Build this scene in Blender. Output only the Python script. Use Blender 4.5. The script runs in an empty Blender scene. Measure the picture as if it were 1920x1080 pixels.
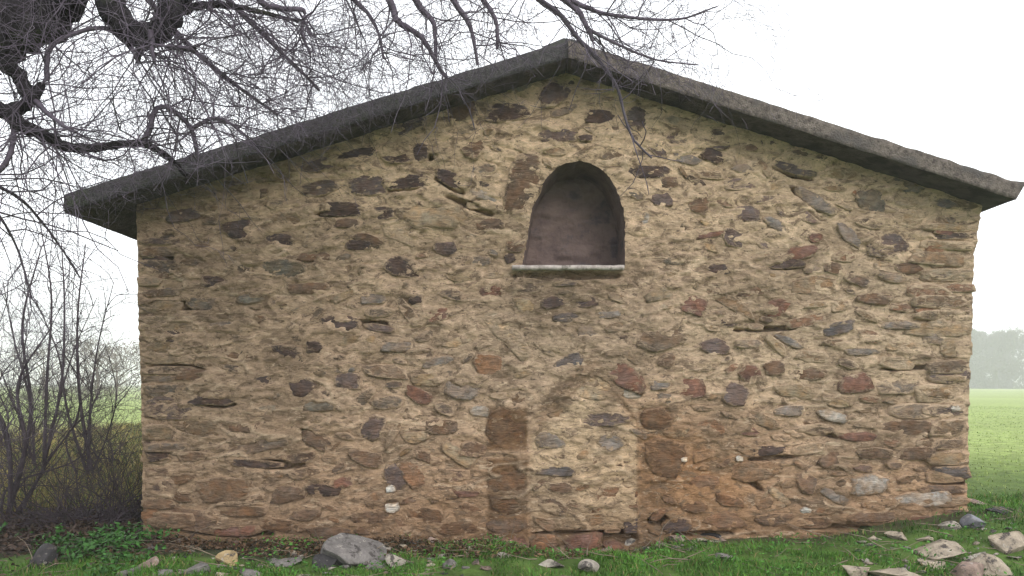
import bpy, bmesh, math, random
import numpy as np
from mathutils import Vector, Matrix

SC = bpy.context.scene
COL = SC.collection
R = math.radians
random.seed(7)
rng = np.random.default_rng(11)

# ------------------------------------------------------------------ camera, sky, sun, exposure
F = 1507.0                       # focal length in pixels of the 1920 wide photograph
EYE = 1.09
YW = 5.64                        # distance of the gable wall
YF = 5.37                        # distance of the roof's front edge
cam = bpy.data.cameras.new("camera")
cam.sensor_width = 36.0
cam.lens = 36.0 * F / 1920.0
cam.shift_y = 180.0 / 1920.0
cam.clip_start = 0.05
cam.clip_end = 2000
camo = bpy.data.objects.new("camera", cam)
COL.objects.link(camo)
camo.location = (0, 0, EYE)
camo.rotation_euler = (R(90), 0, 0)
SC.camera = camo

SUN_EL, SUN_AZ = R(33), R(32)    # azimuth measured from straight behind the camera towards the right
world = bpy.data.worlds.new("World")
SC.world = world
world.use_nodes = True
wn = world.node_tree
wn.nodes.clear()
w_out = wn.nodes.new("ShaderNodeOutputWorld")
w_bg = wn.nodes.new("ShaderNodeBackground")
w_sky = wn.nodes.new("ShaderNodeTexSky")
w_sky.sky_type = 'NISHITA'
w_sky.sun_disc = False
w_sky.sun_elevation = SUN_EL
w_sky.sun_rotation = R(180) - SUN_AZ
w_sky.dust_density = 4.0
w_hs = wn.nodes.new("ShaderNodeHueSaturation")
w_hs.inputs['Saturation'].default_value = 0.35
w_mix = wn.nodes.new("ShaderNodeMix")
w_mix.data_type = 'RGBA'
w_mix.inputs[0].default_value = 0.80       # a closed overcast layer over the clear sky
w_mix.inputs[7].default_value = (11.6, 11.9, 12.4, 1)
wn.links.new(w_sky.outputs[0], w_hs.inputs['Color'])
wn.links.new(w_hs.outputs[0], w_mix.inputs[6])
wn.links.new(w_mix.outputs[2], w_bg.inputs[0])
w_bg.inputs[1].default_value = 0.12
wn.links.new(w_bg.outputs[0], w_out.inputs[0])

sun = bpy.data.lights.new("sun", 'SUN')
sun.energy = 1.4
sun.angle = R(35)
sun.color = (1.0, 0.96, 0.9)
suno = bpy.data.objects.new("sun", sun)
COL.objects.link(suno)
suno.location = (6, -8, 14)
suno.rotation_euler = (R(90) - SUN_EL, 0, SUN_AZ)

SC.view_settings.view_transform = 'Standard'
SC.view_settings.look = 'None'
SC.view_settings.exposure = 0.52
SC.view_settings.gamma = 1.0
SC.view_settings.use_curve_mapping = False
SC.render.engine = 'CYCLES'
SC.cycles.use_denoising = True
SC.cycles.max_bounces = 6
SC.cycles.volume_bounces = 4
SC.render.filter_size = 1.7
try:
    SC.cycles.filter_width = 1.4
except Exception:
    pass

# ------------------------------------------------------------------ helpers
WL = {}                                               # world location of every parent


def link(o, parent=None, wl=(0, 0, 0)):
    COL.objects.link(o)
    if parent is not None:
        o.parent = parent
        pl = WL[parent.name]
        o.location = Vector(wl) - pl
    else:
        o.location = wl
    WL[o.name] = Vector(wl)
    return o


def tag(o, label=None, cat=None, group=None, kind=None):
    if label: o['label'] = label
    if cat: o['category'] = cat
    if group: o['group'] = group
    if kind: o['kind'] = kind
    return o


def empty(name, wl, label=None, cat=None, group=None):
    o = bpy.data.objects.new(name, None)
    o.empty_display_size = 0.2
    link(o, None, wl)
    return tag(o, label, cat, group)


def mesh_np(name, V, faces=None, quads=None, tris=None, attrs=None, smooth=True, fattrs=None):
    """V (n,3); faces as python lists or quads / tris as arrays."""
    me = bpy.data.meshes.new(name)
    V = np.asarray(V, dtype=np.float32)
    if faces is not None:
        me.from_pydata(V.tolist(), [], faces)
    else:
        blocks = []
        if quads is not None and len(quads): blocks.append(np.asarray(quads, dtype=np.int32))
        if tris is not None and len(tris): blocks.append(np.asarray(tris, dtype=np.int32))
        nl = sum(b.size for b in blocks)
        npoly = sum(len(b) for b in blocks)
        me.vertices.add(len(V))
        me.vertices.foreach_set('co', V.ravel())
        me.loops.add(nl)
        me.loops.foreach_set('vertex_index', np.concatenate([b.ravel() for b in blocks]))
        me.polygons.add(npoly)
        starts, s = [], 0
        for b in blocks:
            k = b.shape[1]
            starts.append(s + np.arange(len(b)) * k)
            s += b.size
        me.polygons.foreach_set('loop_start', np.concatenate(starts).astype(np.int32))
        me.update(calc_edges=True)
        me.validate()
    if attrs:
        for an, av in attrs.items():
            av = np.asarray(av, dtype=np.float32)
            if av.ndim == 2:
                a = me.attributes.new(an, 'FLOAT_COLOR', 'POINT')
                c = np.ones((len(V), 4), dtype=np.float32)
                c[:, :3] = av[:, :3]
                a.data.foreach_set('color', c.ravel())
            else:
                a = me.attributes.new(an, 'FLOAT', 'POINT')
                a.data.foreach_set('value', av)
    if smooth:
        me.polygons.foreach_set('use_smooth', np.ones(len(me.polygons), dtype=bool))
    me.update()
    return me


def obj(name, V, mat, parent=None, origin=(0, 0, 0), **kw):
    V = np.asarray(V, dtype=np.float64) - np.asarray(origin)
    me = mesh_np(name, V, **kw)
    me.materials.append(mat)
    o = bpy.data.objects.new(name, me)
    return link(o, parent, origin)


def hash2(ix, iy, seed):
    n = (ix.astype(np.int64) * 374761393 + iy.astype(np.int64) * 668265263 + seed * 1442695041) & 0x7fffffff
    n = ((n ^ (n >> 13)) * 1274126177) & 0x7fffffff
    n = (n ^ (n >> 16)) & 0x7fffffff
    return (n % 100003) / 100003.0


def vn(x, y, seed=0):
    x = np.asarray(x, dtype=np.float64); y = np.asarray(y, dtype=np.float64)
    ix = np.floor(x); iy = np.floor(y)
    fx = x - ix; fy = y - iy
    fx = fx * fx * (3 - 2 * fx); fy = fy * fy * (3 - 2 * fy)
    a = hash2(ix, iy, seed); b = hash2(ix + 1, iy, seed)
    c = hash2(ix, iy + 1, seed); d = hash2(ix + 1, iy + 1, seed)
    return (a * (1 - fx) + b * fx) * (1 - fy) + (c * (1 - fx) + d * fx) * fy


def fbm(x, y, seed=0, octv=4, gain=0.5):
    s = 0.0; amp = 1.0; tot = 0.0
    for k in range(octv):
        s = s + amp * vn(np.asarray(x) * 2 ** k + 17.3 * k, np.asarray(y) * 2 ** k - 9.1 * k, seed + k * 13)
        tot += amp
        amp *= gain
    return s / tot


def sstep(a, b, x):
    t = np.clip((np.asarray(x, dtype=np.float64) - a) / (b - a), 0, 1)
    return t * t * (3 - 2 * t)


def wall_xz(px, py):
    s = F / YW
    return (np.asarray(px) - 960.0) / s, EYE + (720.0 - np.asarray(py)) / s


def at(px, py, d):
    return Vector(((px - 960.0) / F * d, d, EYE + (720.0 - py) / F * d))


# ------------------------------------------------------------------ materials
def newmat(name, rough=0.9, spec=0.2):
    m = bpy.data.materials.new(name)
    m.use_nodes = True
    nt = m.node_tree
    b = nt.nodes['Principled BSDF']
    b.inputs['Roughness'].default_value = rough
    b.inputs['Specular IOR Level'].default_value = spec
    return m, nt, b


def N(nt, t, **kw):
    n = nt.nodes.new(t)
    for k, v in kw.items():
        setattr(n, k, v)
    return n


def noise_node(nt, scale, detail=5, rough=0.6, stretch=None, dist=0.0):
    tc = N(nt, 'ShaderNodeTexCoord')
    mp = N(nt, 'ShaderNodeMapping')
    if stretch: mp.inputs['Scale'].default_value = stretch
    g = N(nt, 'ShaderNodeNewGeometry')
    nt.links.new(g.outputs['Position'], mp.inputs['Vector'])
    n = N(nt, 'ShaderNodeTexNoise')
    n.inputs['Scale'].default_value = scale
    n.inputs['Detail'].default_value = detail
    n.inputs['Roughness'].default_value = rough
    n.inputs['Distortion'].default_value = dist
    nt.links.new(mp.outputs[0], n.inputs['Vector'])
    nt.nodes.remove(tc)
    return n.outputs['Fac']


def maprange(nt, sock, a, b, c, d, smooth=False):
    n = N(nt, 'ShaderNodeMapRange')
    if smooth: n.interpolation_type = 'SMOOTHSTEP'
    for i, v in zip((1, 2, 3, 4), (a, b, c, d)): n.inputs[i].default_value = v
    nt.links.new(sock, n.inputs[0])
    return n.outputs[0]


def mathn(nt, op, a, b):
    n = N(nt, 'ShaderNodeMath', operation=op)
    for i, v in enumerate((a, b)):
        if isinstance(v, (int, float)): n.inputs[i].default_value = v
        else: nt.links.new(v, n.inputs[i])
    return n.outputs[0]


def mixc(nt, fac, a, b, blend='MIX'):
    n = N(nt, 'ShaderNodeMix', data_type='RGBA', blend_type=blend)
    for i, v in ((0, fac), (6, a), (7, b)):
        if isinstance(v, (int, float)): n.inputs[i].default_value = v
        elif isinstance(v, tuple): n.inputs[i].default_value = (*v, 1) if len(v) == 3 else v
        else: nt.links.new(v, n.inputs[i])
    return n.outputs[2]


def scalec(nt, col, fac):
    c = N(nt, 'ShaderNodeVectorMath', operation='SCALE')
    nt.links.new(col, c.inputs[0]); nt.links.new(fac, c.inputs['Scale'])
    return c.outputs[0]


def bump(nt, b, h, strength=0.6, dist=0.01):
    n = N(nt, 'ShaderNodeBump')
    n.inputs['Strength'].default_value = strength
    n.inputs['Distance'].default_value = dist
    nt.links.new(h, n.inputs['Height'])
    nt.links.new(n.outputs[0], b.inputs['Normal'])


def attr(nt, name, fac=False):
    n = N(nt, 'ShaderNodeAttribute', attribute_name=name)
    return n.outputs['Fac'] if fac else n.outputs['Color']


def mat_simple(name, c1, c2, scale=8.0, rough=0.9, bstr=0.4, bdist=0.01, stretch=None, bscale=None, c3=None, s3=3.0):
    m, nt, b = newmat(name, rough)
    f = maprange(nt, noise_node(nt, scale, 6, 0.65, stretch), 0.32, 0.68, 0, 1)
    c = mixc(nt, f, c1, c2)
    if c3:
        g = maprange(nt, noise_node(nt, s3, 4, 0.6), 0.52, 0.66, 0, 1, True)
        c = mixc(nt, g, c, c3)
    nt.links.new(c, b.inputs['Base Color'])
    bump(nt, b, noise_node(nt, bscale or scale * 3, 6, 0.7, stretch), bstr, bdist)
    return m


def mat_stone():
    m, nt, b = newmat('rubble_stone', 0.88, 0.25)
    col = attr(nt, 'col'); mcol = attr(nt, 'mcol'); rim = attr(nt, 'rim', True)
    n1 = maprange(nt, noise_node(nt, 15, 8, 0.72, (0.75, 1, 1.3), 0.8), 0.32, 0.68, 0.45, 1.6)
    c = scalec(nt, col, n1)
    hs = mixc(nt, maprange(nt, noise_node(nt, 11, 4, 0.6), 0.35, 0.65, 0, 1), (1.12, 0.97, 0.86), (0.92, 1.0, 1.12))
    c = mixc(nt, 1.0, c, hs, 'MULTIPLY')
    # mortar smeared over the stones' rims and faces
    sm = mathn(nt, 'ADD', noise_node(nt, 17, 9, 0.72, (0.7, 1, 1.35), 1.0), mathn(nt, 'MULTIPLY', rim, 0.22))
    sm = maprange(nt, sm, 0.54, 0.70, 0, 0.94, True)
    mv = scalec(nt, mcol, maprange(nt, noise_node(nt, 50, 5, 0.7), 0.3, 0.7, 0.7, 1.2))
    c = mixc(nt, sm, c, mv)
    sp = maprange(nt, noise_node(nt, 75, 3, 0.6), 0.63, 0.72, 0, 0.55, True)
    c = mixc(nt, sp, c, (0.05, 0.038, 0.03))
    nt.links.new(c, b.inputs['Base Color'])
    h = mathn(nt, 'ADD', noise_node(nt, 28, 7, 0.72, (0.5, 1, 1.8)), mathn(nt, 'MULTIPLY', sm, 0.3))
    bump(nt, b, h, 1.0, 0.03)
    return m


def mat_mortar():
    m, nt, b = newmat('lime_mortar', 0.95, 0.1)
    col = attr(nt, 'col')
    n1 = maprange(nt, noise_node(nt, 14, 9, 0.76, (0.75, 1, 1.25), 0.8), 0.32, 0.68, 0.5, 1.4)
    c = scalec(nt, col, n1)
    g = maprange(nt, noise_node(nt, 7, 8, 0.68, (0.75, 1, 1.4), 1.4), 0.50, 0.63, 0, 0.85, True)
    c = mixc(nt, g, c, (0.165, 0.115, 0.078))
    sp = maprange(nt, noise_node(nt, 34, 6, 0.68, (0.7, 1, 1.2)), 0.57, 0.67, 0, 0.8, True)
    c = mixc(nt, sp, c, (0.075, 0.053, 0.042))
    lt = maprange(nt, noise_node(nt, 18, 7, 0.68, (0.5, 1, 1.7), 1.0), 0.56, 0.66, 0, 0.6, True)
    c = mixc(nt, lt, c, (0.62, 0.48, 0.345))
    nt.links.new(c, b.inputs['Base Color'])
    bump(nt, b, noise_node(nt, 26, 9, 0.75, (0.7, 1, 1.3)), 1.0, 0.035)
    return m


def mat_attr(name, rough=0.8, lo=0.7, hi=1.3, scale=6.0, bscale=30, bstr=0.5, bdist=0.02, trans=0.0):
    m, nt, b = newmat(name, rough)
    c = scalec(nt, attr(nt, 'col'), maprange(nt, noise_node(nt, scale, 6, 0.65), 0.3, 0.7, lo, hi))
    nt.links.new(c, b.inputs['Base Color'])
    if bstr: bump(nt, b, noise_node(nt, bscale, 6, 0.7), bstr, bdist)
    return m


M_STONE = mat_stone()
M_MORTAR = mat_mortar()
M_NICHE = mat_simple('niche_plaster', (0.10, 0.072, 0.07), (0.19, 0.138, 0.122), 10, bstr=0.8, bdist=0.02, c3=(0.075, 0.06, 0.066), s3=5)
M_SILL = mat_simple('sill_slab', (0.24, 0.205, 0.19), (0.52, 0.46, 0.43), 26, bstr=0.6, c3=(0.2, 0.18, 0.16), s3=18)
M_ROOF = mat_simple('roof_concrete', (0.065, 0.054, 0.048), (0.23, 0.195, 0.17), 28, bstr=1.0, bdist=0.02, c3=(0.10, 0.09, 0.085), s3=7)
M_ROOF2 = mat_simple('dark_roof_concrete', (0.036, 0.035, 0.038), (0.105, 0.10, 0.098), 30, bstr=1.0, bdist=0.02, c3=(0.06, 0.065, 0.05), s3=7)  # darker concrete colour for the left slope and ridge cap
M_SOFFIT = mat_simple('shaded_soffit', (0.05, 0.044, 0.046), (0.12, 0.105, 0.10), 14, bstr=0.8, bdist=0.02, c3=(0.04, 0.036, 0.04), s3=4)  # same concrete, darkened so its colour carries the underside shade
M_BARK = mat_simple('bark', (0.013, 0.011, 0.014), (0.036, 0.031, 0.034), 18, bstr=1.0, bdist=0.03, stretch=(1, 1, 0.5), c3=(0.045, 0.052, 0.03), s3=4)
M_TWIG = mat_simple('twig_bark', (0.075, 0.06, 0.08), (0.14, 0.118, 0.15), 6, bstr=0)
M_SHRUB = mat_simple('shrub_bark', (0.030, 0.023, 0.030), (0.075, 0.058, 0.068), 6, bstr=0)
M_FAR = mat_simple('winter_crown', (0.05, 0.048, 0.042), (0.10, 0.095, 0.08), 0.7, bstr=0)
M_HEDGE = mat_simple('hedge_twigs', (0.07, 0.055, 0.045), (0.15, 0.115, 0.09), 1.2, bstr=0)
M_GROUND = mat_attr('turf', 0.95, 0.55, 1.4, 5.0, 30, 0.8, 0.03)
M_GRASS = mat_attr('grass_blade', 0.7, 0.6, 1.4, 3.0, bstr=0)
M_LEAF = mat_attr('leaf', 0.6, 0.7, 1.3, 5.0, bstr=0)
M_ROCK = None


def mat_rock():
    m, nt, b = newmat('field_stone', 0.9, 0.25)
    c = scalec(nt, attr(nt, 'col'), maprange(nt, noise_node(nt, 16, 7, 0.7), 0.3, 0.7, 0.55, 1.35))
    li = maprange(nt, noise_node(nt, 26, 5, 0.6), 0.58, 0.66, 0, 0.6, True)
    c = mixc(nt, li, c, (0.5, 0.47, 0.42))
    dk = maprange(nt, noise_node(nt, 13, 6, 0.7), 0.52, 0.62, 0, 0.9, True)
    c = mixc(nt, dk, c, (0.05, 0.042, 0.042))
    nt.links.new(c, b.inputs['Base Color'])
    bump(nt, b, noise_node(nt, 30, 8, 0.72), 1.0, 0.02)
    return m


M_ROCK = mat_rock()

# ------------------------------------------------------------------ the ground
def gh(x, y):
    x = np.asarray(x, dtype=np.float64); y = np.asarray(y, dtype=np.float64)
    z = -np.clip(0.09 * (5.0 - y), 0, 0.46)
    rise = 0.20 * sstep(1.9, 3.2, x) * sstep(4.75, 5.75, y) * (1 - sstep(7, 22, y))
    z = z + rise
    z = z + 0.10 * sstep(-2.6, -4.5, x) * sstep(6, 9, y) * (1 - sstep(20, 50, y))
    z = z - 0.10 * np.exp(-((x - 0.45) / 0.5) ** 4 - ((y - 5.62) / 0.36) ** 2)
    near = 1 - sstep(12, 60, np.abs(y) + np.abs(x) * 0.5)
    z = z + near * (0.05 * (fbm(x * 2.2, y * 2.2, 5, 3) - 0.5) + 0.03 * (vn(x * 7, y * 7, 9) - 0.5))
    z = z + (1 - near) * 0.25 * (fbm(x * 0.06, y * 0.06, 21, 3) - 0.5)
    return z


def graded(lo, hi, nlo, nhi, step, grow=1.13):
    a = list(np.arange(nlo, nhi + 1e-6, step))
    s = step
    while a[-1] < hi:
        s *= grow
        a.append(a[-1] + s)
    s = step
    while a[0] > lo:
        s *= grow
        a.insert(0, a[0] - s)
    return np.array(a)


def soil_shade_mask(x, y):
    """bare, leaf-littered earth at the foot of the shrubs on the left, its dark colour holding their shade"""
    e = ((x + 3.35) / 1.05) ** 2 + ((y - 6.0) / 0.95) ** 2
    n = 0.7 * (fbm(x * 2.5, y * 2.5, 31, 3) - 0.5)
    e2 = ((x + 1.9) / 1.7) ** 2 + ((y - 5.35) / 0.38) ** 2
    return np.maximum(1 - sstep(0.55, 1.25, e + n), 0.8 * (1 - sstep(0.5, 1.2, e2 + 3.0 * n)))


def ground_col(x, y):
    n = fbm(x * 0.9, y * 0.9, 41, 4)[:, None]
    g = np.array([0.055, 0.115, 0.022]) * (1 - n) + np.array([0.10, 0.15, 0.035]) * n
    far = sstep(5.8, 12, y)[:, None]
    fieldc = np.array([0.25, 0.315, 0.095]) * (0.8 + 0.4 * fbm(x * 0.25, y * 0.25, 43, 4))[:, None]
    c = g * (1 - far) + fieldc * far
    dry = (sstep(-2.3, -2.9, x) * sstep(5.5, 6.8, y) * (1 - sstep(16, 24, y)))[:, None]
    dryc = np.array([0.16, 0.125, 0.045]) * (0.7 + 0.6 * fbm(x * 1.6, y * 1.6, 47, 3))[:, None]
    c = c * (1 - 0.75 * dry) + dryc * 0.75 * dry
    s = soil_shade_mask(x, y)[:, None]
    c = c * (1 - s) + np.array([0.028, 0.022, 0.02]) * s  # near-black earth tone includes the shade under the shrubs
    # strip of bare earth along the foot of the wall
    w = ((1 - sstep(0.05, 0.22, np.abs(y - 5.6) + 0.12 * (vn(x * 6, y * 6, 3) - 0.5))) * (np.abs(x - 0.35) < 3.1))[:, None]
    c = c * (1 - 0.8 * w) + np.array([0.06, 0.042, 0.03]) * 0.8 * w
    return c


gx = graded(-520, 520, -5.2, 6.0, 0.08)
gy = graded(-60, 620, 2.0, 10.0, 0.08)
GX, GY = np.meshgrid(gx, gy)
GV = np.stack([GX.ravel(), GY.ravel(), gh(GX.ravel(), GY.ravel())], 1)
nx, ny = len(gx), len(gy)
idx = np.arange(nx * ny).reshape(ny, nx)
GQ = np.stack([idx[:-1, :-1].ravel(), idx[:-1, 1:].ravel(), idx[1:, 1:].ravel(), idx[1:, :-1].ravel()], 1)
g = obj('ground', GV, M_GROUND, quads=GQ, attrs={'col': ground_col(GV[:, 0], GV[:, 1])})
tag(g, kind='structure')


def ground_hit(px, py):
    best = None
    for d in np.arange(3.6, 14, 0.02):
        x = (px - 960) / F * d
        z = EYE + (720 - py) / F * d
        if z <= float(gh(x, d)):
            return x, d, z
    return (px - 960) / F * 6, 6.0, 0.0


# ------------------------------------------------------------------ the chapel
XR, ZR = 105.0 * YF / F, EYE + 645.0 * YF / F           # ridge, top of the front edge
SL, SR = 0.307, 0.316
TH = 0.118                                     # slab thickness


def roof_top(x):
    x = np.asarray(x, dtype=np.float64)
    return ZR - np.where(x < XR, SL * (XR - x), SR * (x - XR))


def edge_l(z): return np.interp(z, [0, 2.2], [wall_xz(269, 0)[0], wall_xz(258, 0)[0]])
def edge_r(z): return np.interp(z, [0, 1.1, 2.0, 2.3], [wall_xz(1814, 0)[0], wall_xz(1817, 0)[0], wall_xz(1827, 0)[0], wall_xz(1840, 0)[0]])


chapel = empty('stone_chapel', (0.35, YW, 0.0), 'small rubble stone chapel with gabled concrete roof, arched niche and blocked doorway', 'chapel')

NICHE_PX = [(978, 500), (983, 477), (988, 448), (993, 418), (999, 388), (1008, 359), (1018, 342), (1030, 328), (1045, 314), (1064, 305), (1085, 302),
            (1105, 305), (1122, 314), (1137, 327), (1149, 342), (1158, 359), (1168, 388), (1171, 418), (1172, 477), (1172, 500)]


def resample(pts, n):
    p = np.array(pts, dtype=np.float64)
    d = np.r_[0, np.cumsum(np.hypot(*np.diff(p, axis=0).T))]
    t = np.linspace(0, d[-1], n)
    return np.stack([np.interp(t, d, p[:, 0]), np.interp(t, d, p[:, 1])], 1)


def chaikin(p, k=2):
    p = np.array(p, dtype=np.float64)
    for _ in range(k):
        q = p[:-1] * 0.75 + p[1:] * 0.25
        r = p[:-1] * 0.25 + p[1:] * 0.75
        p = np.vstack([p[:1], np.stack([q, r], 1).reshape(-1, 2), p[-1:]])
    return p


arc = resample(NICHE_PX, 56)
arc[1:-1] += rng.normal(0, 0.9, arc[1:-1].shape)
bot = np.stack([np.linspace(1172, 978, 16)[1:-1], np.full(14, 500.0)], 1)
NP = np.vstack([arc, bot])
nxz = np.stack(wall_xz(NP[:, 0], NP[:, 1]), 1)


def inside(poly, X, Z):
    r = np.zeros(X.shape, dtype=bool)
    n = len(poly)
    for i in range(n):
        x1, z1 = poly[i]; x2, z2 = poly[(i + 1) % n]
        c = ((z1 > Z) != (z2 > Z)) & (X < (x2 - x1) * (Z - z1) / ((z2 - z1) + 1e-12) + x1)
        r ^= c
    return r


# colour zones of the mortar over the wall (px of the 1920 wide picture)
TAN = np.array([0.49, 0.352, 0.245])


def ribs(X, Z):
    """ribs of mortar left proud by the trowel: long, flowing, mostly level lines"""
    w = 0.10 * (fbm(X * 1.7, Z * 1.7, 401, 3) - 0.5)
    a = fbm(X * 1.9 + 2.0, (Z + w) * 8.5, 405, 2)
    r1 = 1 - sstep(0.0, 0.030, np.abs(a - 0.5))
    b = fbm(X * 3.1 + 0.8 * Z, (Z - w) * 11.0 + X * 1.2, 409, 2)
    r2 = 1 - sstep(0.0, 0.028, np.abs(b - 0.52))
    m = sstep(0.38, 0.58, fbm(X * 3.0, Z * 4.0, 413, 3))
    return np.maximum(r1 * m, r2 * (1 - m) * 0.8)


def mortar_col(X, Z):
    px = 960 + X * F / YW
    py = 720 - (Z - EYE) * F / YW
    c = np.tile(TAN, (len(X), 1))
    n = fbm(X * 1.3, Z * 1.3, 61, 4)
    n2 = fbm(X * 3.1, Z * 4.5, 67, 4)
    low = (sstep(700, 980, py + 160 * (n - 0.5)))[:, None]
    c = c * (1 - low * 0.85) + np.array([0.33, 0.205, 0.12]) * low * 0.85
    ol = (1 - sstep(350, 900, px + 250 * (n - 0.5)))[:, None] * 0.7
    c = c * (1 - ol) + np.array([0.335, 0.24, 0.163]) * ol
    gr = (sstep(1150, 1500, px + 200 * (n2 - 0.5)) * (1 - sstep(650, 900, py)))[:, None] * 0.45
    c = c * (1 - gr) + np.array([0.45, 0.36, 0.245]) * gr
    mid = (np.exp(-((px - 1060) / 260) ** 2 - ((py - 640) / 130) ** 2))[:, None] * 0.55
    c = c * (1 - mid) + np.array([0.33, 0.255, 0.18]) * mid
    # run-off stain below the niche sill and brown patches right of the doorway
    st = (np.exp(-((px - 1045) / 85) ** 2 - ((py - 570) / 60) ** 2) * (0.6 + 0.6 * n2))[:, None]
    c = c * (1 - 0.7 * np.clip(st, 0, 1)) + np.array([0.15, 0.115, 0.08]) * 0.7 * np.clip(st, 0, 1)
    br = (np.exp(-((px - 1290) / 150) ** 2 - ((py - 870) / 110) ** 2) * (0.5 + 0.9 * n2))[:, None]
    br = np.clip(br, 0, 1) * 0.7
    c = c * (1 - br) + np.array([0.30, 0.15, 0.065]) * br
    inf = (sstep(990, 1000, px) * (1 - sstep(1190, 1200, px)) * sstep(700 + 0.9 * np.abs(px - 1105), 740 + 0.9 * np.abs(px - 1105), py) * (1 - sstep(985, 1000, py)))[:, None] * 0.6
    c = c * (1 - inf) + np.array([0.54, 0.41, 0.27]) * inf
    # brown jambs and pointed head of the blocked doorway
    jag = 14 * (n2 - 0.5)
    jb = (sstep(908, 918, px + jag) * (1 - sstep(984, 992, px + jag)) * sstep(755, 770, py + jag) * (1 - sstep(840, 848, py) * (1 - sstep(856, 864, py)))) * 0.85
    jb = np.maximum(jb, sstep(1196, 1204, px + jag) * (1 - sstep(1256, 1275, px + jag)) * sstep(755, 775, py + jag) * 0.38)
    hd = np.abs(px - 1108) * 1.0 + 708
    jb = np.maximum(jb, sstep(-50, -40, py - hd + jag) * (1 - sstep(-6, 2, py - hd + jag)) * (1 - sstep(80, 100, np.abs(px - 1095))) * 0.42)
    jb = (jb * (0.65 + 0.5 * n))[:, None]
    jb = np.clip(jb * 1.15, 0, 0.95)
    c = c * (1 - jb) + np.array([0.15, 0.085, 0.045]) * jb
    # broad brown weather stains
    pt = (0.55 * sstep(0.50, 0.66, fbm(X * 2.6 + 3.1, Z * 3.2, 301, 4)))[:, None]
    c = c * (1 - pt) + np.array([0.23, 0.165, 0.11]) * pt
    # damp, earth-splashed foot of the wall and paler tan mortar near the top, raised to offset the eave shade
    ft = (sstep(940, 1010, py + 60 * (n2 - 0.5)))[:, None] * 0.55
    c = c * (1 - ft) + np.array([0.17, 0.10, 0.055]) * ft
    up = (1 - sstep(230, 560, py + 120 * (n - 0.5)))[:, None] * sstep(250, 700, px)[:, None]
    c = c * (1 - up) + np.array([0.60, 0.445, 0.295]) * up
    rb = (0.42 * ribs(X, Z))[:, None]
    c = c * (1 - rb) + np.array([0.62, 0.485, 0.35]) * rb
    c = c * (0.80 + 0.48 * n2)[:, None]
    return c


CREV = [(345, 573, 120, 12, 3), (335, 690, 120, 10, 4), (400, 757, 75, 14, 2), (515, 872, 130, 13, 3), (1065, 517, 215, 12, 0), (1090, 1001, 200, 7, -1),
        (1160, 1010, 70, 26, 0), (1320, 1002, 110, 9, 0), (1235, 975, 40, 24, 10), (700, 606, 60, 9, 4), (880, 386, 90, 8, 22), (1490, 327, 80, 7, 16),
        (1510, 372, 80, 8, 40), (300, 484, 50, 10, 2), (1405, 558, 0, 0, 0), (800, 296, 40, 9, 0), (760, 352, 70, 7, -8), (1440, 617, 120, 6, -2),
        (845, 350, 60, 7, 28), (590, 820, 60, 7, 30), (1700, 690, 110, 6, -3), (1540, 808, 70, 6, 25), (620, 402, 60, 6, 0), (940, 222, 70, 6, -3),
        (1450, 860, 90, 6, -4), (1790, 905, 70, 8, -3), (1410, 905, 60, 8, 38),
        (1480, 500, 60, 8, -6), (700, 505, 0, 0, 0), (430, 1000, 160, 10, 2), (1580, 990, 160, 7, 1)]

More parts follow.
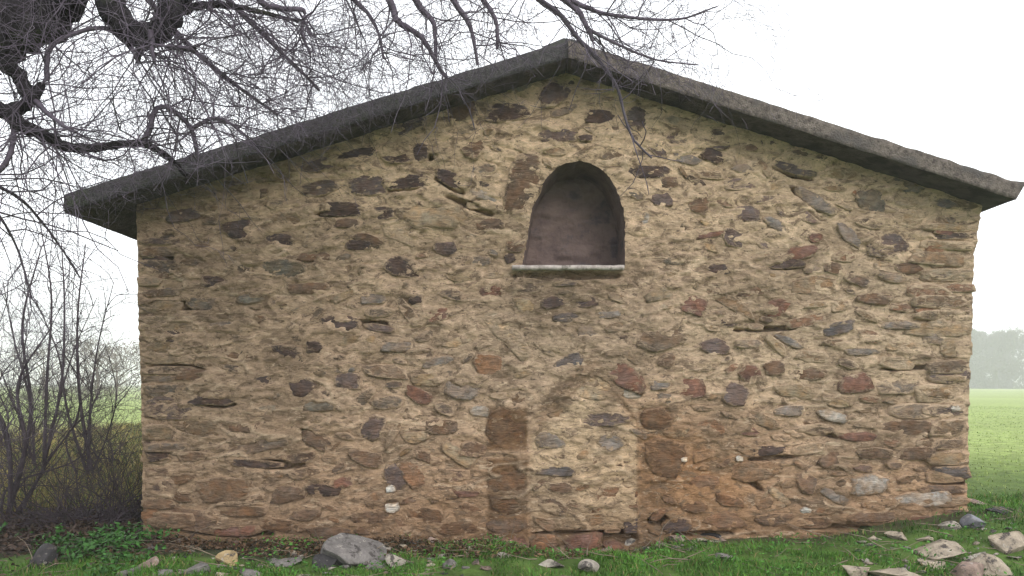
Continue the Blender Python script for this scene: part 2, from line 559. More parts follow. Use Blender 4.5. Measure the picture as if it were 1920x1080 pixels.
# ---- stones set by hand: px, py, width, height, turn (clockwise), colour, height proud (cm)
SCOL = {'dk': (0.088, 0.062, 0.053), 'br': (0.16, 0.105, 0.07), 'pu': (0.14, 0.103, 0.09), 'rd': (0.185, 0.10, 0.072), 'gr': (0.225, 0.187, 0.155),
        'gn': (0.165, 0.14, 0.105), 'tn': (0.37, 0.275, 0.175), 'or': (0.25, 0.145, 0.085), 'wt': (0.60, 0.54, 0.45), 'gl': (0.36, 0.31, 0.255),
        'bl': (0.13, 0.108, 0.098), 'ob': (0.15, 0.088, 0.05)}
HS = """445 425 52 50 5 dk|525 452 60 28 0 dk|290 487 48 18 2 dk|405 530 44 24 5 dk|530 505 86 40 -4 gn|640 392 72 24 0 dk|1050 170 80 38 -28 pu|950 210 74 32 -4 dk
1125 220 54 24 0 dk|858 205 62 42 0 br|1045 255 66 22 0 pu|1097 259 26 12 8 dk|665 290 76 18 -10 dk|740 292 66 32 5 dk|788 286 26 34 0 dk|690 347 72 36 5 pu|760 341 80 28 -8 dk
845 336 60 24 28 dk|905 366 54 20 20 gl|650 418 40 16 0 br|716 399 46 24 0 dk|887 278 42 40 -20 br|835 468 44 24 0 pu|757 500 66 34 12 dk|980 350 58 104 10 br
1215 322 74 20 0 dk|1196 222 42 42 20 pu|1252 342 32 22 0 br|966 463 34 20 0 br|956 484 20 20 0 dk|1265 490 44 16 0 gn|920 546 48 24 -5 rd|805 400 120 54 -6 tn
1348 262 36 36 0 pu|1336 292 38 26 20 dk|1392 316 42 18 0 gr|1490 318 74 16 17 bl|1530 378 84 26 38 gr|1592 440 62 24 40 gr|1634 376 60 42 0 gn|1665 460 68 38 -5 pu
1770 433 42 18 0 rd|1530 446 30 20 0 rd|1503 474 62 26 -8 rd|1470 494 64 18 -6 dk|1330 441 62 12 -10 rd|1376 446 44 30 20 pu|1752 466 32 20 0 or|1702 502 44 18 0 br|1610 362 32 16 10 or
1560 502 32 20 20 br|320 626 52 30 4 dk|540 670 50 40 0 dk|370 704 74 22 5 br|495 720 36 30 0 dk|562 724 46 34 30 dk|404 752 76 16 2 dk|296 846 44 36 0 dk|636 605 62 32 0 dk
302 752 54 18 0 pu|590 826 50 22 25 br|540 926 62 28 -10 br|605 918 60 22 5 dk|282 966 34 40 0 or|345 975 100 36 5 br|575 966 52 20 0 br|440 996 90 20 -2 rd
820 590 42 26 -10 rd|920 685 58 40 0 or|786 742 54 28 25 rd|650 716 44 30 0 pu|1012 728 116 52 -48 ob|1068 684 56 34 -35 bl|1166 702 104 42 45 rd|1250 676 32 26 0 br
950 808 74 82 0 ob|952 912 78 112 0 ob|950 986 76 30 0 br|962 1018 62 44 -8 rd|1108 728 96 44 0 tn|1138 786 86 26 -5 pu|1050 824 92 38 2 gr|1146 830 54 32 0 gr|1046 884 64 18 6 bl
1150 882 46 20 -5 ob|1040 950 54 22 30 br|1050 915 40 16 0 br|1230 786 62 46 0 ob|1246 862 74 78 5 ob|890 842 46 28 10 br|772 890 62 38 42 or|740 896 46 38 50 pu|862 856 76 30 30 tn
876 926 54 12 0 rd|733 916 18 14 0 wt|735 953 28 18 0 wt|700 800 34 44 30 pu|1036 566 44 20 0 dk|1098 566 42 20 0 dk|1062 596 50 18 0 bl|1300 571 58 36 0 rd|1460 576 44 32 -10 rd
1366 603 30 18 0 dk|1602 720 74 38 -12 rd|1412 706 50 36 35 rd|1296 726 52 44 0 rd|1632 908 74 40 -8 gl|1726 936 116 32 -5 gl|1786 888 58 24 -4 bl|1780 700 66 32 0 pu|1520 702 52 20 0 br
1452 690 36 26 0 br|1402 806 44 20 20 rd|1516 905 32 34 -30 br|1562 930 64 20 28 gr|1510 956 22 12 0 wt|1790 766 20 14 0 wt|1726 980 44 24 0 rd|1700 802 104 26 0 br|1570 616 54 20 -12 bl
1282 862 12 9 0 wt|1386 860 16 11 0 wt|1440 845 54 16 -6 dk|1140 590 46 14 0 gr|470 600 60 20 0 br|480 870 90 14 3 dk|690 450 60 20 10 br|580 540 70 20 -4 br|1400 400 44 30 0 pu|1240 375 40 24 0 pu
1310 380 36 40 15 br|1455 420 50 22 30 gr|1345 505 40 20 0 dk|1420 545 60 18 -8 br|1640 560 60 20 0 br|1690 610 70 16 0 gr|1340 650 54 26 0 pu|1380 740 40 40 20 pu|1480 640 54 14 30 gr
1330 805 60 36 0 or|1320 905 56 34 -10 or|1300 950 50 24 0 ob|1370 940 56 22 10 or|1270 985 54 26 0 dk|1020 1018 50 30 0 or|1092 1018 72 34 -5 rd|1150 1024 40 22 15 rd|1190 985 34 26 0 dk
600 760 60 22 -8 gn|470 800 70 20 4 br|690 860 54 26 10 br|640 905 46 20 0 rd|830 925 60 26 -6 br|800 965 70 30 4 ob|860 990 80 26 -4 ob|690 970 70 22 3 br|620 1000 70 20 0 br|520 985 60 24 5 ob
820 680 60 18 -12 gr|860 640 66 20 -14 tn|740 650 60 22 0 gr|870 730 76 40 5 gr|830 800 54 26 0 br|780 820 50 24 0 tn|900 770 40 22 0 gl|1240 720 40 24 0 gr|1185 740 40 18 0 gl
700 560 54 20 0 gr|780 560 26 20 10 dk|640 690 50 20 0 gr|590 650 30 22 0 dk|450 665 60 20 3 br|420 610 56 16 0 gr|470 560 54 20 0 gn|590 480 60 20 -3 br|670 460 44 18 0 dk|390 470 40 22 8 br
350 520 50 18 0 tn|860 520 50 20 5 tn|920 420 44 22 0 br|900 490 44 18 0 gr|1220 420 40 40 15 gl|1290 300 52 18 12 gr|1270 260 40 24 10 pu|1230 280 44 18 40 pu|980 160 60 22 -25 gr
1600 300 70 18 16 pu|1700 350 66 20 16 gr|1430 260 60 20 16 pu|760 240 66 22 -18 pu|600 310 70 20 -16 pu|470 370 70 20 -15 br|340 405 60 22 -14 pu|1770 380 50 20 14 gr|1620 660 70 14 0 gr
1690 650 60 16 0 tn|1560 780 60 20 12 gl|1480 770 54 22 0 gr|1610 820 70 18 0 rd|1640 850 60 20 -4 br|1720 850 60 24 0 br|1560 860 44 24 -30 br|1460 930 60 18 36 tn|1640 970 80 18 0 br|1520 980 90 20 0 ob
1450 975 66 22 -3 br"""
hand = []
for t in HS.replace('\n', '|').split('|'):
    a = t.split()
    gz = 1.22 if a[5] in ('dk', 'br', 'pu', 'bl') else 1.08
    hand.append((float(a[0]), float(a[1]), float(a[2]) * gz, float(a[3]) * gz, float(a[4]), a[5]))

MS = 4.0                                             # occupancy mask, 4 px cells
MW, MH = 500, 290
occ = np.zeros((MH, MW), dtype=bool)
myy, mxx = np.mgrid[0:MH, 0:MW]
cpx = mxx * MS; cpy = myy * MS
cx_, cz_ = wall_xz(cpx, cpy)
occ |= (cx_ < edge_l(cz_) + 0.12) | (cx_ > edge_r(cz_) - 0.12)
occ |= cz_ > (roof_top(cx_) - TH - 0.01)
occ |= cz_ < 0.03 + gh(cx_.ravel(), np.full(cx_.size, YW - 0.05)).reshape(cx_.shape)
occ |= inside(NP + 0.0, cpx, cpy)
occ |= (cpx > 950) & (cpx < 1178) & (cpy > 488) & (cpy < 520)
stones_def = []


def ell(px, py, w, h, ang, grow=1.0, pad=2.0):
    ca, sa = math.cos(R(ang)), math.sin(R(ang))
    r = int(max(w, h) / 2 / MS) + 3
    ix, iy = int(px / MS), int(py / MS)
    x0, x1, y0, y1 = max(0, ix - r), min(MW, ix + r), max(0, iy - r), min(MH, iy + r)
    dx = cpx[y0:y1, x0:x1] - px; dy = cpy[y0:y1, x0:x1] - py
    u = (dx * ca + dy * sa) / (w / 2 * grow + pad); v = (-dx * sa + dy * ca) / (h / 2 * grow + pad)
    return (slice(y0, y1), slice(x0, x1)), (np.abs(u) ** 2.6 + np.abs(v) ** 2.6) < 1


for (px, py, w, h, a, c) in hand:
    sl, m = ell(px, py, w, h, a)
    occ[sl] |= m
    stones_def.append((px, py, w, h, a, np.array(SCOL[c]), 1))

NCOL = [((0.23, 0.165, 0.105), 6), ((0.175, 0.125, 0.085), 5), ((0.31, 0.23, 0.14), 6), ((0.21, 0.165, 0.125), 4), ((0.12, 0.09, 0.07), 3),
        ((0.21, 0.13, 0.085), 2), ((0.36, 0.28, 0.19), 3), ((0.16, 0.12, 0.105), 2)]
NC = np.array([c for c, _ in NCOL]); NW = np.array([w for _, w in NCOL], dtype=float); NW /= NW.sum()
for (w0, h0, att) in ((130, 46, 900), (100, 38, 2200), (76, 30, 4000), (56, 22, 6000), (40, 16, 6000), (28, 12, 5000)):
    for _ in range(att):
        px = rng.uniform(270, 1820); py = rng.uniform(110, 1010)
        if occ[int(py / MS), int(px / MS)]: continue
        w = w0 * rng.uniform(0.8, 1.25); h = h0 * rng.uniform(0.7, 1.3)
        side = min(abs(px - 265), abs(px - 1825))
        sp = 5 + 22 * min(1, max(0, side - 120) / 300)
        a = rng.normal(0, sp)
        if 1280 < px < 1650 and 280 < py < 650: a += 12
        sl, m = ell(px, py, w, h, a, 1.0, 1.0)
        if (occ[sl] & m).any(): continue
        sl, m = ell(px, py, w, h, a, 1.0, 2.5)
        occ[sl] |= m
        c = NC[rng.choice(len(NC), p=NW)] * rng.uniform(0.8, 1.2)
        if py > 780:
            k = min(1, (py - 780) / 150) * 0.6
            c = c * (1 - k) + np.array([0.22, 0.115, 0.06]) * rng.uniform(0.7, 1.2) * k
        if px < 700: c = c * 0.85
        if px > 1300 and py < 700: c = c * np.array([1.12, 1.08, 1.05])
        stones_def.append((px, py, w, h, a, c, 0))


def stone_geo(px, py, w, h, ang, proud, back=0.035, square=2.4, n=11, jit=0.2, corner=None, smear=0.0):
    """one stone: base ring, shoulder, inner ring and a middle point; 50 triangles"""
    s = F / YW
    cx, cz = wall_xz(px, py)
    W, H = w / s / 2, h / s / 2
    th = np.linspace(0, 2 * np.pi, n, endpoint=False) + rng.uniform(-0.2, 0.2, n) + rng.uniform(0, 0.6)
    # a quarried outline: four crooked sides and a few knocked-off corners
    kk = jit / 0.2
    ph = np.array([0, 0.5, 1, 1.5]) * np.pi + rng.normal(0, 0.16 * kk, 4)
    dk = rng.uniform(0.86, 1.0, 4)
    nc = rng.integers(1, 4)
    ph = np.r_[ph, np.array([0.25, 0.75, 1.25, 1.75])[rng.permutation(4)[:nc]] * np.pi + rng.normal(0, 0.25, nc)]
    dk = np.r_[dk, rng.uniform(0.78, 1.1, nc) if kk > 0.5 else rng.uniform(1.05, 1.2, nc)]
    cs = np.cos(th[:, None] - ph[None, :])
    rr = np.where(cs > 0.08, dk[None, :] / np.maximum(cs, 0.08), 9).min(1)
    rr = np.minimum(rr, 1.3) * (1 + rng.uniform(-jit, jit, n) * 0.45)
    u = rr * np.cos(th) * W; v = rr * np.sin(th) * H
    a = -R(ang)
    x = u * math.cos(a) - v * math.sin(a); z = u * math.sin(a) + v * math.cos(a)
    tx, tz = rng.normal(0, 0.06), rng.normal(0, 0.10)
    V, rim = [], []
    for (k, y, rv) in ((1.06, back, 1.0), (0.95, -proud * 0.7, 0.9), (0.74, -proud * 1.05, 0.35)):
        X = x * k; Z = z * k
        Y = y + (X * tx + Z * tz if k < 1 else 0) + (rng.normal(0, 0.003, n) if k < 1 else 0)
        V.append(np.stack([cx + X, np.full(n, YW) + Y, cz + Z], 1)); rim += [rv] * n
    V.append(np.array([[cx, YW - proud * 1.15 + rng.normal(0, 0.003), cz]])); rim.append(0.0)
    V = np.vstack(V)
    q = []
    for r_ in range(2):
        for i in range(n):
            j = (i + 1) % n
            q.append((r_ * n + i, r_ * n + j, (r_ + 1) * n + j, (r_ + 1) * n + i))
    t = [(2 * n + i, 2 * n + (i + 1) % n, 3 * n) for i in range(n)]
    return V, q, t, np.array(rim) + smear, (cx, YW, cz)


# ---- gable wall: mortar bed as a relief
NXG, NZG = 560, 330
u = np.linspace(0, 1, NXG); v = np.linspace(0, 1, NZG)
UU, VV = np.meshgrid(u, v)
X0 = edge_l(1.2) + (edge_r(1.2) - edge_l(1.2)) * UU
ZT = roof_top(X0) - TH + 0.03
ZZ = -0.25 + (ZT + 0.25) * VV
XX = edge_l(ZZ) + (edge_r(ZZ) - edge_l(ZZ)) * UU
ZZ = np.minimum(ZZ, roof_top(XX) - TH + 0.03)
XX = XX.ravel(); ZZ = ZZ.ravel()
PX = 960 + XX * F / YW; PY = 720 - (ZZ - EYE) * F / YW
disp = 0.036 * (fbm(XX * 6, ZZ * 9, 71, 4, 0.55) - 0.5) + 0.022 * (fbm(XX * 22, ZZ * 28, 77, 3, 0.7) - 0.5) + 0.03 * (fbm(XX * 1.1, ZZ * 1.1, 83, 2) - 0.5)
disp += 0.016 * sstep(0.52, 0.72, fbm(XX * 6, ZZ * 13 + 0.8 * np.sin(XX * 2.3), 91, 3))
disp += 0.011 * ribs(XX, ZZ)
for (px, py, w, h, a) in CREV:
    if w == 0: continue
    dx = PX - px; dy = PY - py
    ca, sa = math.cos(R(a)), math.sin(R(a))
    uu = (dx * ca + dy * sa) / (w / 2); vv = (-dx * sa + dy * ca) / (h / 2 + 1.5)
    e = uu ** 2 + vv ** 2 + 0.8 * (vn(PX * 0.06, PY * 0.12, 19) - 0.5)
    disp -= 0.085 * (1 - sstep(0.45, 1.25, e))
# infill of the old doorway lies a little behind the wall face
INF = np.array([(992, 1030), (992, 790), (1030, 760), (1085, 708), (1125, 706), (1170, 755), (1195, 790), (1195, 1030)], dtype=float)
disp -= 0.012 * inside(INF, PX, PY)
din = np.full(XX.shape, 9.0)
for (ax, az) in nxz: din = np.minimum(din, np.hypot(XX - ax, ZZ - az))
disp *= sstep(0.0, 0.06, din)
YY = YW - disp
idx = np.arange(NXG * NZG).reshape(NZG, NXG)
Q = np.stack([idx[:-1, :-1].ravel(), idx[:-1, 1:].ravel(), idx[1:, 1:].ravel(), idx[1:, :-1].ravel()], 1)
qc = inside(nxz, XX[Q].mean(1), ZZ[Q].mean(1))
Q = Q[~qc]
inn = inside(nxz, XX, ZZ) | (din < 0.012)
keep = np.zeros(XX.size, bool); keep[Q.ravel()] = True
dense = np.vstack([np.linspace(nxz[i], nxz[(i + 1) % len(nxz)], 8, endpoint=False) for i in range(len(nxz))])
for i in np.nonzero(inn & keep)[0]:
    k = np.argmin((dense[:, 0] - XX[i]) ** 2 + (dense[:, 1] - ZZ[i]) ** 2)
    XX[i], ZZ[i] = dense[k]
wall = obj('gable_wall', np.stack([XX, YY, ZZ], 1), M_MORTAR, chapel, (0.35, YW, 0.0), quads=Q, attrs={'col': mortar_col(XX, ZZ)})


def add_stone(geo, col, name='stone'):
    V, q, t, rim, c = geo
    mc = mortar_col(V[:, 0], V[:, 2])
    cc = np.tile(col, (len(V), 1))
    return obj(name, V, M_STONE, wall, c, quads=q, tris=t, attrs={'col': cc, 'mcol': mc, 'rim': rim})


class Joined:
    def __init__(s): s.V, s.Q, s.T, s.A, s.n = [], [], [], {}, 0

    def add(s, V, q=None, t=None, **at_):
        s.V.append(V)
        if q is not None and len(q): s.Q.append(np.asarray(q) + s.n)
        if t is not None and len(t): s.T.append(np.asarray(t) + s.n)
        for k, v_ in at_.items(): s.A.setdefault(k, []).append(v_)
        s.n += len(V)

    def build(s, name, mat, parent=None, origin=(0, 0, 0), smooth=True):
        return obj(name, np.vstack(s.V), mat, parent, origin, quads=np.vstack(s.Q) if s.Q else None, tris=np.vstack(s.T) if s.T else None,
                   attrs={k: np.concatenate(v_) for k, v_ in s.A.items()}, smooth=smooth)


# quoins: long flat stones at both corners, running round the corner
quoins = []
for side in (0, 1):
    z = 0.0 if side == 0 else 0.16
    ztop = 2.12 if side == 0 else 2.17
    while z < ztop:
        hh = rng.uniform(0.05, 0.15)
        px_e = 960 + float((edge_l if side == 0 else edge_r)(z)) * F / YW
        w = rng.uniform(50, 135)
        h = hh * F / YW
        out = rng.uniform(-4, 7)
        cx = px_e + (w / 2 - out if side == 0 else -w / 2 + out)
        cy = 720 - (z + hh / 2 - EYE) * F / YW
        low = 1 - min(1, z / 0.8)
        c = NC[rng.choice(len(NC), p=NW)] * rng.uniform(0.75, 1.15)
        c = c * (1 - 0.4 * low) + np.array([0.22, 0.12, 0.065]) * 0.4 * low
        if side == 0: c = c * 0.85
        quoins.append((w * h, stone_geo(cx, cy, w, h * 0.95, rng.normal(0, 1.5), rng.uniform(0.006, 0.022), back=rng.uniform(0.2, 0.34), square=5, jit=0.07, n=11, smear=rng.uniform(-0.1, 0.5)), c))
        z += hh * 1.02

order = []
for (px, py, w, h, a, c, hnd) in stones_def:
    proud = rng.uniform(0.001, 0.014) if not hnd else rng.uniform(0.006, 0.016)
    if 990 < px < 1195 and 715 < py < 1000: proud -= 0.014
    order.append((w * h, stone_geo(px, py, w, h, a, proud, square=rng.uniform(1.8, 4.0), smear=rng.uniform(-0.35, -0.05) if hnd else rng.uniform(-0.2, 0.5)), c))
order += quoins
order.sort(key=lambda t: -t[0])
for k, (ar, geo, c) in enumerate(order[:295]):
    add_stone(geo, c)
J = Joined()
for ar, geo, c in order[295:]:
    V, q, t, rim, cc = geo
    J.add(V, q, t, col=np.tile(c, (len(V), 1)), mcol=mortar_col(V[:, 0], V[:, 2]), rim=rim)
tag(J.build('small_stone', M_STONE, wall, (0.35, YW, 0)), kind='stuff')
print('stones', len(order))

# ---- side walls and back wall (mortared rubble, mostly out of sight)
DEP = 6.2


def side_wall(x, sgn):
    ys = np.linspace(YW + 0.005, YW + DEP, 130); zs = np.linspace(-0.25, 1, 60)
    A, B = np.meshgrid(ys, zs)
    top = float(roof_top(x)) - TH + 0.02
    Z = -0.25 + (top + 0.25) * (B + 0.25) / 1.25
    dd = 0.05 * (fbm(A * 5, Z * 9, 101, 4) - 0.5)
    V = np.stack([(x + sgn * dd).ravel(), A.ravel(), Z.ravel()], 1)
    ii = np.arange(A.size).reshape(A.shape)
    q = np.stack([ii[:-1, :-1].ravel(), ii[:-1, 1:].ravel(), ii[1:, 1:].ravel(), ii[1:, :-1].ravel()], 1)
    mc = mortar_col(V[:, 0], V[:, 2])
    w = obj('side_wall', V, M_MORTAR, chapel, (x, YW + DEP / 2, 0), quads=q, attrs={'col': mc})
    Js = Joined()
    for k in range(330):
        py_ = rng.uniform(YW + 0.4, YW + DEP - 0.3); pz = rng.uniform(0.05, top - 0.1)
        Vs, qs, ts, rim, c0 = stone_geo(960, 720, rng.uniform(40, 110), rng.uniform(14, 32), rng.normal(0, 6), rng.uniform(0.01, 0.03))
        Vn = np.stack([x + sgn * -(Vs[:, 1] - YW), py_ + Vs[:, 0], pz + Vs[:, 2] - EYE], 1)
        Js.add(Vn, qs, ts, col=np.tile(NC[rng.choice(len(NC), p=NW)], (len(Vn), 1)), mcol=np.tile(TAN * 0.8, (len(Vn), 1)), rim=rim)
    tag(Js.build('side_stone', M_STONE, w, (x, YW + DEP / 2, 0)), kind='stuff')


side_wall(float(edge_l(0)) + 0.02, -1)
side_wall(float(edge_r(1.0)) - 0.02, 1)
bx0, bx1 = float(edge_l(0)) + 0.02, float(edge_r(1.0)) - 0.02
bp = [(bx0, -0.25), (bx1, -0.25), (bx1, float(roof_top(bx1)) - TH), (XR, ZR - TH), (bx0, float(roof_top(bx0)) - TH)]
bv = np.array([(x, YW + DEP, z) for x, z in bp])
obj('back_wall', bv, M_MORTAR, chapel, (0.35, YW + DEP, 0), faces=[[0, 1, 2, 3, 4]], attrs={'col': np.tile(TAN * 0.8, (5, 1))}, smooth=False)

# ---- niche
ND = 0.36
n_ = len(nxz)
cxn, czn = nxz.mean(0)
rings = []
for y, k in ((YW - 0.001, 1.004), (YW + 0.02, 1.0), (YW + ND * 0.6, 0.98), (YW + ND, 0.95)):
    P = np.array([cxn, nxz[:, 1].min()]) + (nxz - np.array([cxn, nxz[:, 1].min()])) * k
    rings.append(np.stack([P[:, 0], np.full(n_, y) + (rng.normal(0, 0.002, n_)), P[:, 1]], 1))
V = np.vstack(rings)
q = [(r_ * n_ + i, r_ * n_ + (i + 1) % n_, (r_ + 1) * n_ + (i + 1) % n_, (r_ + 1) * n_ + i) for r_ in range(3) for i in range(n_)]
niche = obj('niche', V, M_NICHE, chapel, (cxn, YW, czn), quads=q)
# back of the niche: a slightly hollow relief clipped to the outline
gx_, gz_ = np.meshgrid(np.linspace(nxz[:, 0].min() - 0.02, nxz[:, 0].max() + 0.02, 60), np.linspace(nxz[:, 1].min() - 0.02, nxz[:, 1].max() + 0.02, 60))
yb = YW + ND - 0.02 - 0.035 * (fbm(gx_ * 6, gz_ * 9, 111, 4) - 0.5) - 0.02 * sstep(0.5, 0.7, fbm(gx_ * 4, gz_ * 14, 117, 3))
V = np.stack([gx_.ravel(), yb.ravel(), gz_.ravel()], 1)
ii = np.arange(3600).reshape(60, 60)
q = np.stack([ii[:-1, :-1].ravel(), ii[:-1, 1:].ravel(), ii[1:, 1:].ravel(), ii[1:, :-1].ravel()], 1)
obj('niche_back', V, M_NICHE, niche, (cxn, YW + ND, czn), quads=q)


def rough_box(x0, x1, y0, y1, z0, z1, nx_=24, amp=0.006, seed=1, slope=0.0):
    """box whose long edges wander; returns verts, quads"""
    xs = np.linspace(x0, x1, nx_)
    V = []
    for k, x in enumerate(xs):
        for (y, z) in ((y0, z0), (y1, z0), (y1, z1), (y0, z1)):
            V.append((x, y + rng.normal(0, amp), z + slope * (x - x0) + rng.normal(0, amp)))
    q = []
    for k in range(nx_ - 1):
        a, b = k * 4, (k + 1) * 4
        for i in range(4):
            j = (i + 1) % 4
            q.append((a + i, b + i, b + j, a + j))
    e = (nx_ - 1) * 4
    q += [(0, 1, 2, 3), (e + 3, e + 2, e + 1, e)]
    return np.array(V), q


xa, zt = wall_xz(960, 499); xb, zb = wall_xz(1169, 507)
V, q = rough_box(float(xa), float(xb), YW - 0.05, YW + ND, float(zb), float(zt), 22, 0.0016)
obj('sill', V, M_SILL, niche, ((xa + xb) / 2, YW, zb), quads=q, smooth=False)

# ---- roof slabs
def roof_slab(x0, x1, mat, seed):
    """slab between x0 and x1 (one of them the ridge): rough cast front edge"""
    ns, nyy = 90, 40
    xs = np.linspace(x0, x1, ns)
    prof = [(0, 0.0), (0, 0.25), (0, 0.5), (0, 0.75), (0, 1.0)]      # front face from bottom to top
    ys = YF + (DEP + 0.9) * np.linspace(0, 1, nyy) ** 1.6
    loop_n = None
    V = []
    for i, x in enumerate(xs):
        zt_ = float(roof_top(x))
        ring = []
        for (_, t_) in prof:
            ring.append((0.0, zt_ - TH * (1 - t_), 1.0))
        for y in ys[1:]: ring.append((y - YF, zt_, 0.6))
        for y in ys[::-1][:-1]: ring.append((y - YF, zt_ - TH, 0.35))
        loop_n = len(ring)
        for k, (dy, z, am) in enumerate(ring):
            nn = am * 0.012 * (fbm(x * 5 + seed, dy * 5 + z * 9, 131 + seed, 4) - 0.5)
            n3 = am * 0.011 * (float(fbm(x * 14, dy * 8 + k * 0.7, 137 + seed, 3)) - 0.5)
            tt = (z - (zt_ - TH)) / TH
            xo = x + (0.07 * tt if x > 3.36 else 0) 
            V.append((xo, YF + dy + (float(nn) if k < 5 else 0) - n3, z + float(n3) + (float(nn) if k >= 5 else 0)))
    V = np.array(V)
    q = []
    for i in range(ns - 1):
        for k in range(loop_n):
            k2 = (k + 1) % loop_n
            q.append((i * loop_n + k, (i + 1) * loop_n + k, (i + 1) * loop_n + k2, i * loop_n + k2))
    me_faces = q
    caps = [list(range(loop_n))[::-1], [(ns - 1) * loop_n + k for k in range(loop_n)]]
    o = obj('roof_slab', V, mat, chapel, ((x0 + x1) / 2, YF, float(roof_top(x0))), faces=[list(f) for f in me_faces] + caps)
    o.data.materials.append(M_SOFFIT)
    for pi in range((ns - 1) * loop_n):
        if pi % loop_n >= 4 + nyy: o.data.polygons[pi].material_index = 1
    return o


XRL = (120 - 960) * YF / F
XRR = 3.37
tag(roof_slab(XRL, XR - 0.002, M_ROOF2, 1), 'dark roof slab on the left slope')
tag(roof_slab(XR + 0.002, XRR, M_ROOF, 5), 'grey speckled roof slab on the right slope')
# rounded mortar hip over the ridge joint
V, q = [], []
cr = [(-0.16, -0.046), (-0.09, -0.012), (-0.03, 0.012), (0.03, 0.012), (0.09, -0.012), (0.16, -0.046), (0.10, -0.07), (-0.10, -0.07)]
ysr = np.linspace(YF + 0.004, YF + DEP + 0.88, 50)
for y in ysr:
    for (dx, dz) in cr: V.append((XR + dx + rng.normal(0, 0.004), y, ZR + dz + rng.normal(0, 0.004)))
for i in range(49):
    for k in range(8): q.append([i * 8 + k, (i + 1) * 8 + k, (i + 1) * 8 + (k + 1) % 8, i * 8 + (k + 1) % 8])
obj('ridge_cap', np.array(V), M_ROOF2, chapel, (XR, YF, ZR), faces=q + [list(range(8)), list(range(49 * 8, 50 * 8))[::-1]])


# ------------------------------------------------------------------ bare trees
class Tubes:
    def __init__(s): s.V, s.Q, s.n = [], [], 0

    def path(s, pts, rad, k=3):
        m = len(pts)
        P = np.array(pts, dtype=np.float64)
        T = np.gradient(P, axis=0)
        T /= np.linalg.norm(T, axis=1)[:, None] + 1e-9
        ref = np.array([0.0, 0.0, 1.0]) if abs(T[0, 2]) < 0.9 else np.array([1.0, 0.0, 0.0])
        A = np.cross(T, ref); A /= np.linalg.norm(A, axis=1)[:, None] + 1e-9
        B = np.cross(T, A)
        th = np.linspace(0, 2 * np.pi, k, endpoint=False)
        rad = np.asarray(rad)[:, None, None]
        ring = P[:, None, :] + rad * (np.cos(th)[None, :, None] * A[:, None, :] + np.sin(th)[None, :, None] * B[:, None, :])
        s.V.append(ring.reshape(-1, 3))
        i = np.arange(m - 1)[:, None] * k; j = np.arange(k)[None, :]
        j2 = (j + 1) % k
        s.Q.append((s.n + np.stack([i + j, i + j2, i + k + j2, i + k + j], -1)).reshape(-1, 4))
        s.n += m * k

    def build(s, name, mat, parent=None, origin=(0, 0, 0)):
        return obj(name, np.vstack(s.V), mat, parent, origin, quads=np.vstack(s.Q))


def rv(): return Vector((random.gauss(0, 1), random.gauss(0, 1), random.gauss(0, 1)))


def smooth_path(pts, n=4):
    """Catmull-Rom through 3-d points"""
    P = [Vector(p) for p in pts]
    P = [P[0] * 2 - P[1]] + P + [P[-1] * 2 - P[-2]]
    out = []
    for i in range(1, len(P) - 2):
        for k in range(n):
            t = k / n
            out.append(0.5 * ((2 * P[i]) + (P[i + 1] - P[i - 1]) * t + (2 * P[i - 1] - 5 * P[i] + 4 * P[i + 1] - P[i + 2]) * t * t
                              + (-P[i - 1] + 3 * P[i] - 3 * P[i + 1] + P[i + 2]) * t ** 3))
    out.append(P[-2])
    return out


def twig(T, p, d, L, r, lev, droop=0.05, wob=0.28, kids=5, block=None):
    n = max(4, min(8, int(L / 0.06)))
    pts, rad = [p.copy()], [r]
    d = d.normalized()
    bend = rv() * 0.09
    for i in range(n):
        d = (d + rv() * wob * 0.5 + bend + Vector((0, 0, -droop))).normalized()
        q_ = pts[-1] + d * (L / n)
        if block and block(q_): break
        pts.append(q_)
        rad.append(r * (1 - 0.75 * (i + 1) / n))
        if lev > 0 and i > 0:
            for _ in range(1 if random.random() < kids / n else 0):
                side = rv().cross(d)
                if side.length < 1e-3: continue
                cd = (d * random.uniform(0.4, 1.0) + side.normalized() * random.uniform(0.5, 1.0))
                twig(T, q_, cd, L * random.uniform(0.4, 0.72), max(rad[-1] * 0.72, 0.0013), lev - 1, droop, wob, kids, block)
    if len(pts) > 2: T.path(pts, rad, 3)


def blocked(p):
    # twigs stop at the chapel: the wall face and the roof slab
    xr = p.x * YF / p.y
    if xr > XRL + 0.1 and p.z < EYE + (float(roof_top(xr)) - EYE - 0.12) * p.y / YF and random.random() < 0.4: return True
    if p.y > YF - 0.06 and p.x > XRL - 0.03 and p.z < float(roof_top(p.x)) + 0.03: return True
    return False


